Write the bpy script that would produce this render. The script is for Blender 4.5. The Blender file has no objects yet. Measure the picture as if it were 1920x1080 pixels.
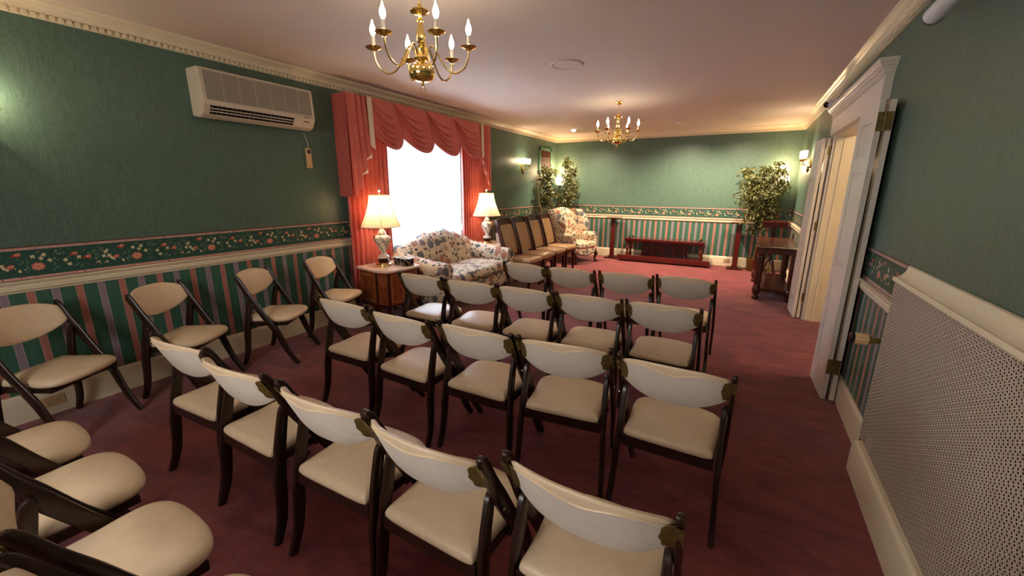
import bpy, bmesh, math, random
from mathutils import Vector, Matrix, Euler
PI = math.pi
sc = bpy.context.scene
C = sc.collection
random.seed(7)
# brightness settings
EXPO = 1.05
WORLD = 1.5
P_WIN, P_REAR, P_HALL, P_DOWN, P_LAMP, P_TORCH, P_CAND, P_SCON = 55, 34, 20, 140, 4, 18, 10.5, 15

# ---------------------------------------------------------------- camera, world, exposure
YAW, PITCH, ROLL, FPX = 0.5124, -0.24177, 0.00365, 761.61
cam_pos = Vector((4.0691, 0.0, 1.55))
fwd = Vector((-math.sin(YAW)*math.cos(PITCH), math.cos(YAW)*math.cos(PITCH), math.sin(PITCH)))
r0 = Vector((math.cos(YAW), math.sin(YAW), 0)); u0 = r0.cross(fwd)
rt = math.cos(ROLL)*r0 + math.sin(ROLL)*u0; up = -math.sin(ROLL)*r0 + math.cos(ROLL)*u0
cd = bpy.data.cameras.new('camera'); cam = bpy.data.objects.new('camera', cd); C.objects.link(cam)
cd.sensor_width = 36; cd.lens = FPX/1920*36; cd.clip_start = 0.02
cam.matrix_world = Matrix(((rt.x, up.x, -fwd.x, cam_pos.x), (rt.y, up.y, -fwd.y, cam_pos.y), (rt.z, up.z, -fwd.z, cam_pos.z), (0, 0, 0, 1)))
sc.camera = cam
sc.view_settings.view_transform = 'Standard'
sc.view_settings.look = 'None'
sc.view_settings.exposure = EXPO
sc.view_settings.gamma = 1.0
sc.view_settings.use_curve_mapping = False
w = bpy.data.worlds.new('daylight'); sc.world = w; w.use_nodes = True
w.node_tree.nodes['Background'].inputs[0].default_value = (0.72, 0.85, 1.0, 1)
w.node_tree.nodes['Background'].inputs[1].default_value = WORLD

W, L, H, YF = 4.85, 9.37, 2.69, -1.7      # room: x 0..W, y YF..L
ZC, ZB, ZT, ZR, ZBB = 2.584, 1.168, 0.9495, 0.87, 0.195

def area(name, loc, rot, sx, sy, power, col):
    l = bpy.data.lights.new(name, 'AREA'); l.shape = 'RECTANGLE'; l.size = sx; l.size_y = sy; l.energy = power; l.color = col
    o = bpy.data.objects.new(name, l); o.location = loc; o.rotation_euler = rot; C.objects.link(o); return o
def point(name, loc, power, col, rad=0.02, parent=None):
    l = bpy.data.lights.new(name, 'POINT'); l.energy = power; l.color = col; l.shadow_soft_size = rad
    o = bpy.data.objects.new(name, l); o.location = loc; C.objects.link(o)
    if parent: o.parent = parent
    return o
# daylight outside the curtained window; fill light added outside an invented rear window
area('daylight_side', (-0.14, 4.60, 1.46), (0, -PI/2, 0), 1.24, 1.82, P_WIN, (0.80, 0.89, 1.0))
area('fill_rear', (2.6, YF-0.25, 1.7), (PI/2, 0, 0), 1.8, 1.3, P_REAR, (1.0, 0.90, 0.80))
WARM = (1.0, 0.76, 0.50)

# ---------------------------------------------------------------- materials
def srgb(r, g, b):
    f = lambda c: (c/12.92 if c <= .04045 else ((c+.055)/1.055)**2.4)
    return (f(r/255), f(g/255), f(b/255), 1)
class NT:
    def __init__(s, name):
        s.m = bpy.data.materials.new(name); s.m.use_nodes = True; s.t = s.m.node_tree; s.n = s.t.nodes; s.l = s.t.links
        s.b = s.n['Principled BSDF']; s.out = s.n['Material Output']; s._c = None
    def new(s, t, **k):
        x = s.n.new(t)
        for a, v in k.items(): setattr(x, a, v)
        return x
    def link(s, a, b): s.l.new(a, b)
    def coord(s):
        if s._c is None: s._c = s.new('ShaderNodeTexCoord').outputs['Object']
        return s._c
    def mapping(s, scale=(1, 1, 1), loc=(0, 0, 0), rot=(0, 0, 0)):
        x = s.new('ShaderNodeMapping'); x.inputs['Scale'].default_value = scale; x.inputs['Location'].default_value = loc; x.inputs['Rotation'].default_value = rot
        s.link(s.coord(), x.inputs[0]); return x.outputs[0]
    def math(s, op, a, b=None, c=None, clamp=False):
        x = s.new('ShaderNodeMath', operation=op, use_clamp=clamp)
        for i, v in enumerate((a, b, c)):
            if v is None: continue
            if isinstance(v, (int, float)): x.inputs[i].default_value = v
            else: s.link(v, x.inputs[i])
        return x.outputs[0]
    def xyz(s, v=None):
        x = s.new('ShaderNodeSeparateXYZ'); s.link(v or s.coord(), x.inputs[0]); return x.outputs
    def noise(s, vec, scale, detail=3, rough=.55, dist=0):
        x = s.new('ShaderNodeTexNoise'); x.inputs['Scale'].default_value = scale; x.inputs['Detail'].default_value = detail
        x.inputs['Roughness'].default_value = rough; x.inputs['Distortion'].default_value = dist
        s.link(vec, x.inputs['Vector']); return x.outputs['Fac']
    def voro(s, vec, scale, feature='F1', rand=1):
        x = s.new('ShaderNodeTexVoronoi', feature=feature); x.inputs['Scale'].default_value = scale; x.inputs['Randomness'].default_value = rand
        s.link(vec, x.inputs['Vector']); return x.outputs
    def mix(s, fac, a, b):
        x = s.new('ShaderNodeMix', data_type='RGBA')
        for i, v in ((0, fac), (6, a), (7, b)):
            if isinstance(v, (int, float, tuple)): x.inputs[i].default_value = v
            else: s.link(v, x.inputs[i])
        return x.outputs[2]
    def ramp(s, fac, stops):
        x = s.new('ShaderNodeValToRGB'); e = x.color_ramp.elements
        e[0].position, e[0].color = stops[0]; e[1].position, e[1].color = stops[-1]
        for p, c in stops[1:-1]: k = e.new(p); k.color = c
        s.link(fac, x.inputs[0]); return x.outputs[0]
    def step(s, v, lo, hi):   # smooth 0..1
        x = s.new('ShaderNodeMapRange', clamp=True); x.inputs[1].default_value = lo; x.inputs[2].default_value = hi
        s.link(v, x.inputs[0]); return x.outputs[0]
    def bump(s, h, strength=.3, dist=.01):
        x = s.new('ShaderNodeBump'); x.inputs['Strength'].default_value = strength; x.inputs['Distance'].default_value = dist
        s.link(h, x.inputs['Height']); s.link(x.outputs[0], s.b.inputs['Normal'])
    def set(s, col=None, rough=.5, metal=0, spec=.5, coat=0, sheen=0):
        if col is not None:
            if isinstance(col, tuple): s.b.inputs['Base Color'].default_value = col
            else: s.link(col, s.b.inputs['Base Color'])
        s.b.inputs['Roughness'].default_value = rough; s.b.inputs['Metallic'].default_value = metal
        s.b.inputs['Specular IOR Level'].default_value = spec; s.b.inputs['Coat Weight'].default_value = coat
        s.b.inputs['Coat Roughness'].default_value = .12; s.b.inputs['Sheen Weight'].default_value = sheen
        return s.m
def varied(name, c1, c2, scale=20, rough=.5, metal=0, spec=.5, coat=0, stretch=(1, 1, 1), bump=0, sheen=0, detail=4, dist=0, bdist=.002):
    t = NT(name); v = t.mapping(stretch); n = t.noise(v, scale, detail, .6, dist)
    m = t.set(t.mix(t.step(n, .3, .7), srgb(*c1), srgb(*c2)), rough, metal, spec, coat, sheen)
    if bump: t.bump(n, bump, bdist)
    return m
M = {}
M['chairwood'] = varied('dark walnut', (30, 16, 10), (52, 30, 18), 9, .34, spec=.4, coat=.15, stretch=(6, 6, 1))
M['vinyl'] = varied('cream vinyl', (228, 204, 170), (238, 215, 183), 9, .36, spec=.45, bump=.05, detail=6, dist=1.2)
M['vinylback'] = varied('pale vinyl back', (216, 206, 192), (228, 219, 206), 12, .45, spec=.4, bump=.06, detail=6, dist=1.5)
M['brassold'] = varied('aged brass', (104, 88, 44), (132, 112, 58), 40, .36, metal=.55)
M['brass'] = varied('polished brass', (240, 208, 124), (250, 222, 148), 8, .2, metal=1)
M['screw'] = varied('steel screw', (150, 140, 120), (170, 160, 140), 50, .3, metal=1)
M['trim'] = varied('cream gloss paint', (226, 212, 182), (232, 219, 190), 3, .3, spec=.5)
M['white'] = varied('white gloss paint', (222, 212, 198), (228, 219, 206), 3, .32, spec=.5)
M['ceil'] = varied('ceiling paint', (224, 206, 192), (230, 213, 200), 1.2, .75, spec=.25)
M['mahog'] = varied('red mahogany', (66, 14, 11), (94, 24, 18), 5, .22, coat=.5, stretch=(1, 8, 8))
M['tablewood'] = varied('brown mahogany', (62, 24, 16), (90, 38, 24), 6, .25, coat=.4, stretch=(8, 2, 1))
M['burl'] = varied('burl veneer', (104, 44, 18), (152, 76, 34), 9, .26, coat=.4, detail=6, dist=2.5)
M['burlband'] = varied('banding veneer', (150, 86, 42), (176, 108, 58), 30, .28, coat=.4)
M['darkwood'] = varied('dark red wood', (48, 14, 11), (70, 23, 17), 7, .36, spec=.35, coat=.1, stretch=(1, 1, 6))
M['marble'] = varied('cream marble', (226, 196, 176), (240, 222, 206), 7, .18, detail=8, dist=2)
M['tan'] = varied('tan vinyl', (166, 128, 92), (182, 142, 104), 12, .34, bump=.05, dist=1)
M['drape'] = varied('salmon moire drape', (196, 92, 80), (212, 108, 94), 10, .5, spec=.35, stretch=(1, 1, .35), sheen=.2, dist=2)
M['lining'] = varied('cream lining', (226, 206, 182), (236, 220, 200), 30, .6)
M['ac'] = varied('beige plastic', (206, 192, 172), (212, 198, 178), 3, .4)
M['acdark'] = varied('dark louvre', (52, 44, 38), (60, 52, 46), 10, .5)
M['acgrey'] = varied('grille backing', (92, 84, 76), (100, 92, 84), 10, .6)
M['remote'] = varied('tan plastic', (206, 170, 122), (214, 178, 130), 5, .4)
M['black'] = varied('black plastic', (16, 16, 18), (24, 24, 26), 10, .2)
M['lcd'] = varied('lcd', (50, 54, 84), (60, 64, 96), 10, .2)
M['bark'] = varied('bark', (120, 92, 62), (158, 126, 90), 30, .7, stretch=(1, 1, .3))
M['leaf'] = varied('ficus leaf', (40, 50, 25), (116, 116, 62), 14, .4, spec=.5)
M['porcelain'] = varied('porcelain', (226, 216, 200), (236, 228, 216), 3, .15)
M['greenpaint'] = varied('green painted frame', (84, 128, 104), (96, 140, 116), 5, .4)
M['ventbrown'] = varied('brown louvre', (92, 50, 34), (112, 64, 44), 10, .5)
M['ventdark'] = varied('brown grille cloth', (66, 42, 36), (78, 52, 44), 40, .7)
M['plastic'] = varied('white plastic', (214, 212, 210), (222, 220, 218), 5, .35)
M['gapshadow'] = varied('painted gap shadow', (20, 16, 14), (28, 22, 18), 5, .8)  # near-black colour standing in for shadow inside the radiator cover
M['blackmarble'] = None
t = NT('black veined box'); n = t.noise(t.mapping((1, 1, 1)), 9, 4, .5, 2.5)
lm = t.step(t.math('ABSOLUTE', t.math('SUBTRACT', n, .5)), .022, .004)
M['blackmarble'] = t.set(t.mix(lm, srgb(14, 13, 15), srgb(200, 195, 190)), .2)
# swirled porcelain of the table lamps
t = NT('swirled porcelain'); X, Y, Z = t.xyz()
ang = t.math('ARCTAN2', Y, X)
sw = t.math('SINE', t.math('ADD', t.math('MULTIPLY', ang, 5), t.math('MULTIPLY', Z, 42)))
bl = t.step(t.voro(t.coord(), 26)['Distance'], .30, .22)
band = t.math('MULTIPLY', bl, t.math('MULTIPLY', t.step(Z, .22, .25), t.step(Z, .345, .31)))
c0 = t.mix(t.step(sw, -.2, .9), srgb(232, 224, 210), srgb(176, 170, 160))
M['swirl'] = t.set(t.mix(band, c0, srgb(112, 66, 40)), .16); t.bump(sw, .35, .006)
# carpet
t = NT('burgundy carpet'); v = t.coord()
n1 = t.noise(t.mapping((1, 2.0, 1), rot=(0, 0, .5)), 3.4, 5, .65, .8); n2 = t.noise(v, 9, 3, .6); n3 = t.noise(v, 240, 2, .6)
c = t.mix(t.step(n1, .35, .68), srgb(108, 42, 48), srgb(164, 80, 78))
c = t.mix(t.math('MULTIPLY', t.step(n2, .35, .7), .45), c, srgb(134, 56, 60))
c = t.mix(t.math('MULTIPLY', t.step(n3, .35, .65), .35), c, srgb(92, 36, 42))
M['carpet'] = t.set(c, .95, spec=.1, sheen=.25); t.bump(n3, .6, .006)
# floral upholstery
def floral(name, base, sc_=1.0):
    t = NT(name); wv = t.new('ShaderNodeTexNoise'); wv.inputs['Scale'].default_value = 7; t.link(t.coord(), wv.inputs['Vector'])
    mx = t.new('ShaderNodeMix', data_type='VECTOR'); mx.inputs[0].default_value = .06
    t.link(t.coord(), mx.inputs[4]); t.link(wv.outputs['Color'], mx.inputs[5]); v = mx.outputs[1]
    A = t.voro(v, 8.0*sc_, rand=.85); fl = t.step(A['Distance'], .46, .36); core = t.step(A['Distance'], .14, .08)
    petals = t.math('SINE', t.math('ADD', t.math('MULTIPLY', A['Distance'], 52), t.math('MULTIPLY', t.noise(v, 30), 5))); pick = t.xyz(A['Color'])[0]
    rose = t.mix(t.step(petals, -.2, .5), srgb(192, 136, 108), srgb(140, 88, 70)); rose = t.mix(core, rose, srgb(126, 58, 52))
    blue = t.mix(t.step(petals, -.2, .5), srgb(122, 126, 130), srgb(76, 82, 90))
    flow = t.mix(t.step(pick, .66, .70), rose, blue)
    B = t.voro(v, 19*sc_); lf = t.math('MULTIPLY', t.step(B['Distance'], .42, .34), t.step(t.xyz(B['Color'])[1], .26, .30))
    leafc = t.mix(t.step(t.xyz(B['Color'])[2], .45, .55), srgb(58, 70, 72), srgb(104, 84, 74))
    E_ = t.voro(v, 6.5*sc_, 'DISTANCE_TO_EDGE'); vine = t.math('MULTIPLY', t.step(E_['Distance'], .028, .014), .45)
    c = t.mix(vine, srgb(*base), srgb(88, 100, 104)); c = t.mix(lf, c, leafc)
    c = t.mix(t.math('MULTIPLY', fl, t.step(pick, .12, .16)), c, flow)
    wv2 = t.noise(t.coord(), 300, 2)
    m = t.set(c, .75, spec=.25, sheen=.2); t.bump(wv2, .2, .002); return m
M['floral'] = floral('floral upholstery', (218, 200, 172))
# wallpaper, one per wall (horizontal axis, stripe phase)
def wallpaper(name, axis, phase):
    t = NT(name); X, Y, Z = t.xyz(); h = X if axis == 'x' else Y
    sc3 = (14, 14, 3.0)
    n = t.noise(t.mapping(sc3), 1.0, 2, .5, 1.5)
    fine = t.noise(t.mapping((60, 60, 2.5)), 1.0, 3, .6)
    ln = t.math('SINE', t.math('ADD', t.math('MULTIPLY', n, 46), t.math('MULTIPLY', fine, 2.0)))
    upc = t.mix(t.step(ln, -.9, .9), srgb(80, 105, 91), srgb(92, 117, 102))
    upc = t.mix(t.math('MULTIPLY', t.step(fine, .3, .7), .35), upc, srgb(74, 97, 85))
    g = t.mix(t.step(fine, .3, .7), srgb(58, 98, 80), srgb(68, 110, 91))
    fr = t.math('FRACT', t.math('DIVIDE', t.math('SUBTRACT', h, phase), .2325))
    def inband(a, b): return t.math('MULTIPLY', t.math('GREATER_THAN', fr, a), t.math('LESS_THAN', fr, b))
    c = t.mix(inband(0, .172), g, srgb(196, 158, 146)); c = t.mix(inband(.013, .159), c, srgb(182, 118, 106))
    c = t.mix(inband(.495, .667), c, srgb(190, 168, 166)); c = t.mix(inband(.508, .654), c, srgb(146, 130, 140))
    c = t.mix(t.math('GREATER_THAN', Z, ZR+.03), c, upc)
    m = t.set(c, .42, spec=.4); t.bump(ln, .04, .002); return m
M['wp_left'] = wallpaper('wallpaper left', 'y', .221); M['wp_back'] = wallpaper('wallpaper back', 'x', 1.226-.93); M['wp_right'] = wallpaper('wallpaper right', 'y', .12)
# border print colours
for k, c in dict(bgreen=(38, 78, 66), bstrip=(204, 160, 150), bline=(96, 44, 38), rose1=(206, 120, 100), rose2=(168, 62, 52), rose3=(226, 176, 140), bwhite=(222, 208, 168), bleaf=(112, 132, 96), bleaf2=(84, 112, 96), bbud=(196, 150, 100)).items():
    M[k] = varied('print '+k, tuple(max(0, v-6) for v in c), tuple(min(255, v+6) for v in c), 60, .5)
# perforated radiator grille: triangular lattice of strips, holes are see-through
t = NT('perforated painted metal'); X, Y, Z = t.xyz(); pit = .0215
dm = None
for a in (0, 60, 120):
    ca, sa = math.cos(math.radians(a)), math.sin(math.radians(a))
    d = t.math('ADD', t.math('MULTIPLY', Y, ca/(pit*.866)), t.math('MULTIPLY', Z, sa/(pit*.866)))
    q = t.math('ABSOLUTE', t.math('SUBTRACT', t.math('FRACT', d), .5))     # 0.5 at lattice lines
    q = t.math('SUBTRACT', .5, q)
    dm = q if dm is None else t.math('MINIMUM', dm, q)
hole = t.math('GREATER_THAN', dm, .118)
t.set(srgb(206, 190, 172), .45); tr = t.new('ShaderNodeBsdfTransparent'); ms = t.new('ShaderNodeMixShader')
t.link(hole, ms.inputs[0]); t.link(t.b.outputs[0], ms.inputs[1]); t.link(tr.outputs[0], ms.inputs[2]); t.link(ms.outputs[0], t.out.inputs[0]); M['grille'] = t.m
def emis(name, col, strength):
    t = NT(name); e = t.new('ShaderNodeEmission'); e.inputs[0].default_value = (*col, 1); e.inputs[1].default_value = strength
    t.link(e.outputs[0], t.out.inputs[0]); return t.m
M['bulb'] = emis('lit candle bulb', (1.0, .84, .60), 30)
M['globe'] = emis('lit torchiere glass', (1.0, .72, .42), 1.9)
M['lens'] = emis('lit downlight lens', (1.0, .86, .66), 8)
t = NT('sheer curtain'); t.set((.95, .96, 1, 1), .7); tl = t.new('ShaderNodeBsdfTranslucent'); tl.inputs[0].default_value = (.93, .96, 1, 1)
tr = t.new('ShaderNodeBsdfTransparent'); m1 = t.new('ShaderNodeMixShader'); m2 = t.new('ShaderNodeMixShader'); m1.inputs[0].default_value = .75; m2.inputs[0].default_value = .03
t.link(t.b.outputs[0], m1.inputs[1]); t.link(tl.outputs[0], m1.inputs[2]); t.link(m1.outputs[0], m2.inputs[1]); t.link(tr.outputs[0], m2.inputs[2]); t.link(m2.outputs[0], t.out.inputs[0]); M['sheer'] = t.m
t = NT('lamp shade fabric'); t.set(srgb(240, 222, 194), .7); tl = t.new('ShaderNodeBsdfTranslucent'); tl.inputs[0].default_value = srgb(250, 226, 190); m1 = t.new('ShaderNodeMixShader'); m1.inputs[0].default_value = .6
t.link(t.b.outputs[0], m1.inputs[1]); t.link(tl.outputs[0], m1.inputs[2]); t.link(m1.outputs[0], t.out.inputs[0]); M['shade'] = t.m
def glass(name, col=(1, 1, 1, 1), clear=.9, diff=False):
    t = NT(name); tr = t.new('ShaderNodeBsdfTransparent'); tr.inputs[0].default_value = col
    g = t.new('ShaderNodeBsdfTranslucent' if diff else 'ShaderNodeBsdfGlossy'); g.inputs[0].default_value = col
    if not diff: g.inputs['Roughness'].default_value = .05
    m = t.new('ShaderNodeMixShader'); m.inputs[0].default_value = 1-clear
    t.link(tr.outputs[0], m.inputs[1]); t.link(g.outputs[0], m.inputs[2]); t.link(m.outputs[0], t.out.inputs[0]); return t.m
M['glass'] = glass('clear glass'); M['greenglass'] = glass('green lotion', (.45, .8, .4, 1), .5, True)
M['frost'] = glass('etched glass', (1, .97, .92, 1), .88, True)

# ---------------------------------------------------------------- mesh builder
class MB:
    def __init__(s): s.v = []; s.f = []; s.mi = []
    def add(s, vs, fs, mi=0):
        o = len(s.v); s.v += [tuple(p) for p in vs]; s.f += [tuple(i+o for i in q) for q in fs]; s.mi += [mi]*len(fs); return s
    def box(s, c, d, rot=None, mi=0):
        x, y, z = (k/2 for k in d); P = [Vector((a*x, b*y, e*z)) for a in (-1, 1) for b in (-1, 1) for e in (-1, 1)]
        if rot: R_ = Euler(rot).to_matrix(); P = [R_ @ p for p in P]
        P = [p+Vector(c) for p in P]
        return s.add(P, [(0, 1, 3, 2), (4, 6, 7, 5), (0, 4, 5, 1), (2, 3, 7, 6), (0, 2, 6, 4), (1, 5, 7, 3)], mi)
    def bb(s, x0, x1, y0, y1, z0, z1, mi=0): return s.box(((x0+x1)/2, (y0+y1)/2, (z0+z1)/2), (abs(x1-x0), abs(y1-y0), abs(z1-z0)), mi=mi)
    def loft(s, rings, close=True, caps=True, mi=0):
        n = len(rings[0]); vs = [p for r_ in rings for p in r_]; fs = []
        for i in range(len(rings)-1):
            for j in range(n if close else n-1):
                k = (j+1) % n; fs.append((i*n+j, i*n+k, (i+1)*n+k, (i+1)*n+j))
        if caps and close: fs.append(tuple(range(n))[::-1]); fs.append(tuple((len(rings)-1)*n+j for j in range(n)))
        return s.add(vs, fs, mi)
    def lathe(s, prof, n=20, c=(0, 0, 0), mi=0, caps=True, flute=0, nf=0):
        rings = []
        for r_, z in prof:
            ring = []
            for i in range(n):
                a = 2*PI*i/n; rr = r_*(1+(flute*math.cos(nf*a) if nf else 0)); ring.append((c[0]+rr*math.cos(a), c[1]+rr*math.sin(a), c[2]+z))
            rings.append(ring)
        return s.loft(rings, True, caps, mi)
    def tube(s, path, r, n=8, mi=0, caps=True):
        path = [Vector(p) for p in path]; rings = []; ref = None
        for i, p in enumerate(path):
            t_ = (path[min(i+1, len(path)-1)]-path[max(i-1, 0)]).normalized()
            if ref is None: ref = Vector((0, 0, 1)) if abs(t_.z) < .9 else Vector((1, 0, 0))
            a = t_.cross(ref).normalized(); b = a.cross(t_).normalized(); ref = b
            rr = r[i] if isinstance(r, (list, tuple)) else r
            rings.append([p+rr*(math.cos(2*PI*k/n)*a+math.sin(2*PI*k/n)*b) for k in range(n)])
        return s.loft(rings, True, caps, mi)
    def grid(s, fn, nu, nv, mi=0, flip=False, closeu=False):
        vs = [fn(i/nu, j/nv) for i in range(nu+1) for j in range(nv+1)]; fs = []
        for i in range(nu):
            for j in range(nv):
                a = i*(nv+1)+j; q = (a, a+1, a+nv+2, a+nv+1); fs.append(q[::-1] if flip else q)
        return s.add(vs, fs, mi)
    def sheet(s, fn, nu, nv, th, mi=0):   # closed thin sheet with thickness along +normal estimate given by fn2 offset
        s.grid(lambda u, v: fn(u, v, 0), nu, nv, mi); return s.grid(lambda u, v: fn(u, v, th), nu, nv, mi, True)
    def prism(s, poly, fn, mi=0):   # poly in 2D; fn(p, k) -> 3D for k=0,1
        n = len(poly); vs = [fn(p, 0) for p in poly]+[fn(p, 1) for p in poly]
        fs = [tuple(range(n))[::-1], tuple(range(n, 2*n))]+[(i, (i+1) % n, n+(i+1) % n, n+i) for i in range(n)]
        return s.add(vs, fs, mi)
    def mesh(s, name, mats, smooth=40, bevel=0, seg=2):
        me = bpy.data.meshes.new(name); me.from_pydata(s.v, [], s.f)
        mats = mats if isinstance(mats, (list, tuple)) else [mats]
        for m in mats: me.materials.append(m)
        me.polygons.foreach_set('material_index', s.mi)
        bm = bmesh.new(); bm.from_mesh(me); bmesh.ops.recalc_face_normals(bm, faces=bm.faces)
        if bevel:
            es = [e for e in bm.edges if len(e.link_faces) == 2 and e.calc_face_angle(0) > .6]
            bmesh.ops.bevel(bm, geom=es, offset=bevel, segments=seg, affect='EDGES', profile=.5, clamp_overlap=True)
        bm.to_mesh(me); bm.free()
        if smooth:
            me.polygons.foreach_set('use_smooth', [True]*len(me.polygons)); me.set_sharp_from_angle(angle=math.radians(smooth))
        return me
    def build(s, name, mats, parent=None, smooth=40, bevel=0, seg=2, **props):
        o = bpy.data.objects.new(name, s.mesh(name, mats, smooth, bevel, seg)); C.objects.link(o)
        if parent: o.parent = parent
        for k, v in props.items(): o[k] = v
        return o
def thing(name, label, cat, loc=(0, 0, 0), rz=0, group=None):
    o = bpy.data.objects.new(name, None); C.objects.link(o); o.location = loc; o.rotation_euler = (0, 0, rz); o.empty_display_size = .1
    o['label'] = label; o['category'] = cat
    if group: o['group'] = group
    return o
def tag(o, label, cat, group=None):
    o['label'] = label; o['category'] = cat
    if group: o['group'] = group
    return o
def struct(o): o['kind'] = 'structure'; return o
def copy_tree(o, parent=None):
    c = o.copy(); C.objects.link(c)
    if parent: c.parent = parent
    for ch in list(o.children): copy_tree(ch, c)
    return c
def interp(pts, t):
    for i in range(len(pts)-1):
        if t <= pts[i+1][0] or i == len(pts)-2:
            a, b = pts[i], pts[i+1]; k = (t-a[0])/(b[0]-a[0]); k = max(0, min(1, k)); return a[1]+(b[1]-a[1])*k
def cr(pts, n):   # Catmull-Rom resample of tuples
    out = []; P = [pts[0]]+list(pts)+[pts[-1]]
    for i in range(1, len(P)-2):
        for k in range(n):
            t_ = k/n; out.append(tuple(.5*((2*b)+(-a+c)*t_+(2*a-5*b+4*c-d)*t_*t_+(-a+3*b-3*c+d)*t_**3) for a, b, c, d in zip(P[i-1], P[i], P[i+1], P[i+2])))
    out.append(tuple(pts[-1])); return out

# ---------------------------------------------------------------- room shell
struct(MB().bb(-.2, W+.2, YF-.2, L+.2, -.1, 0).build('floor', M['carpet'], smooth=0))
struct(MB().bb(-.2, W+.2, YF-.2, L+.2, H, H+.1).build('ceiling', M['ceil'], smooth=0))
WY0, WY1, WZ0, WZ1 = 3.68, 5.52, .82, 2.10          # window opening
m = MB(); m.bb(-.12, 0, YF, WY0, 0, H); m.bb(-.12, 0, WY1, L, 0, H); m.bb(-.12, 0, WY0, WY1, 0, WZ0); m.bb(-.12, 0, WY0, WY1, WZ1, H)
wall_left = struct(m.build('wall_left', M['wp_left'], smooth=0))
wall_back = struct(MB().bb(-.12, W+.15, L, L+.12, 0, H).build('wall_back', M['wp_back'], smooth=0))
DY0, DY1, DZ = 4.03, 5.86, 2.13                       # door opening
m = MB(); m.bb(W, W+.17, YF, DY0, 0, H); m.bb(W, W+.17, DY1, L, 0, H); m.bb(W, W+.17, DY0, DY1, DZ, H)
wall_right = struct(m.build('wall_right', M['wp_right'], smooth=0))
m = MB(); a0, a1, b0, b1 = 1.9, 3.3, .95, 2.2  # rear opening added to admit the fill light
m.bb(-.12, a0, YF-.12, YF, 0, H); m.bb(a1, W+.15, YF-.12, YF, 0, H); m.bb(a0, a1, YF-.12, YF, 0, b0); m.bb(a0, a1, YF-.12, YF, b1, H)
struct(m.build('wall_front', M['wp_back'], smooth=0))
# hallway beyond the double door
m = MB(); m.bb(W+.17, 6.3, 3.0, 3.1, 0, H); m.bb(W+.17, 6.3, 6.8, 6.9, 0, H); m.bb(6.3, 6.4, 3, 6.9, 0, H); m.bb(W+.17, 6.4, 3, 6.9, -.1, 0, 1); m.bb(W+.17, 6.4, 3, 6.9, H, H+.1)
struct(m.build('wall_hall', [M['trim'], M['carpet']], smooth=0))
point('hall_light', (5.6, 4.3, 2.3), P_HALL, WARM, .1)

# mouldings swept along walls: profile points (out from wall, z)
def moulding(name, wall, a, b, prof, mat, parent=None, mitre=(0, 0)):
    m = MB(); rings = []
    for k, e in ((a, mitre[0]), (b, mitre[1])):
        ring = []
        for d, z in prof:
            q = k+e*d
            ring.append({'L': (d, q, z), 'R': (W-d, q, z), 'B': (q, L-d, z), 'F': (q, YF+d, z)}[wall])
        rings.append(ring)
    m.loft(rings); o = m.build(name, mat, parent, smooth=30)
    if parent is None: struct(o)
    return o
crown = [(0, ZC), (.014, ZC), (.014, ZC+.030), (.036, ZC+.033), (.036, ZC+.041), (.040, ZC+.044), (.042, ZC+.056), (.052, ZC+.064), (.052, ZC+.068), (.058, ZC+.070), (.072, ZC+.080), (.088, ZC+.086), (.088, ZC+.092), (.096, ZC+.095), (.098, H), (0, H)]
crownL = moulding('trim_1', 'L', YF, L, crown, M['trim'], mitre=(1, -1)); crownB = moulding('trim_2', 'B', 0, W, crown, M['trim'], mitre=(1, -1))
crownR = moulding('trim_3', 'R', YF, L, crown, M['trim'], mitre=(1, -1))
def dentils(parent, wall, a, b):    # past 300 small blocks: nearest ones to view are parts, rest one stuff part
    pit = .040; n = int((b-a)/pit); me = MB().box((0, 0, 0), (.020, .021, .026)).mesh('dentil', M['trim'], 0); rest = MB(); cnt = 0
    for i in range(n):
        q = a+pit*(i+.5); p = {'L': (.023, q, ZC+.016), 'R': (W-.023, q, ZC+.016), 'B': (q, L-.023, ZC+.016)}[wall]
        if (wall == 'B') or (q > .6 and q < 8 and cnt < 290 and wall != 'B'):
            o = bpy.data.objects.new('dentil', me); o.location = p; C.objects.link(o); o.parent = parent; cnt += 1
            if wall == 'B': o.rotation_euler.z = PI/2
        else: rest.box(p, (.020, .021, .026))
    if rest.v: rest.build('dentil_run', M['trim'], parent, 0, kind='stuff')
dentils(crownL, 'L', .5, L-.03); dentils(crownR, 'R', 1.5, L-.03); dentils(crownB, 'B', .03, W-.03)
rail = [(0, ZR), (.008, ZR), (.012, ZR+.012), (.022, ZR+.02), (.024, ZR+.045), (.018, ZR+.052), (.03, ZR+.064), (.034, ZT-.004), (.03, ZT), (0, ZT)]
base = [(0, 0), (.022, 0), (.022, ZBB-.03), (.016, ZBB-.012), (.008, ZBB), (0, ZBB)]
moulding('trim_4', 'L', YF, WY0, rail, M['trim'], mitre=(1, 0)); moulding('trim_8', 'L', WY1, L, rail, M['trim'], mitre=(0, -1)); moulding('trim_5', 'B', 0, W, rail, M['trim'], mitre=(1, -1))
moulding('trim_6', 'R', 2.78, DY0-.12, rail, M['trim']); moulding('trim_7', 'R', DY1+.12, L, rail, M['trim'], mitre=(0, -1))
moulding('baseboard_left', 'L', YF, L, base, M['trim'], mitre=(1, -1)); moulding('baseboard_back', 'B', 0, W, base, M['trim'], mitre=(1, -1))
moulding('baseboard_right', 'R', 2.70, DY0-.12, base, M['trim']); moulding('baseboard_right', 'R', DY1+.12, L, base, M['trim'], mitre=(0, -1))

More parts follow.
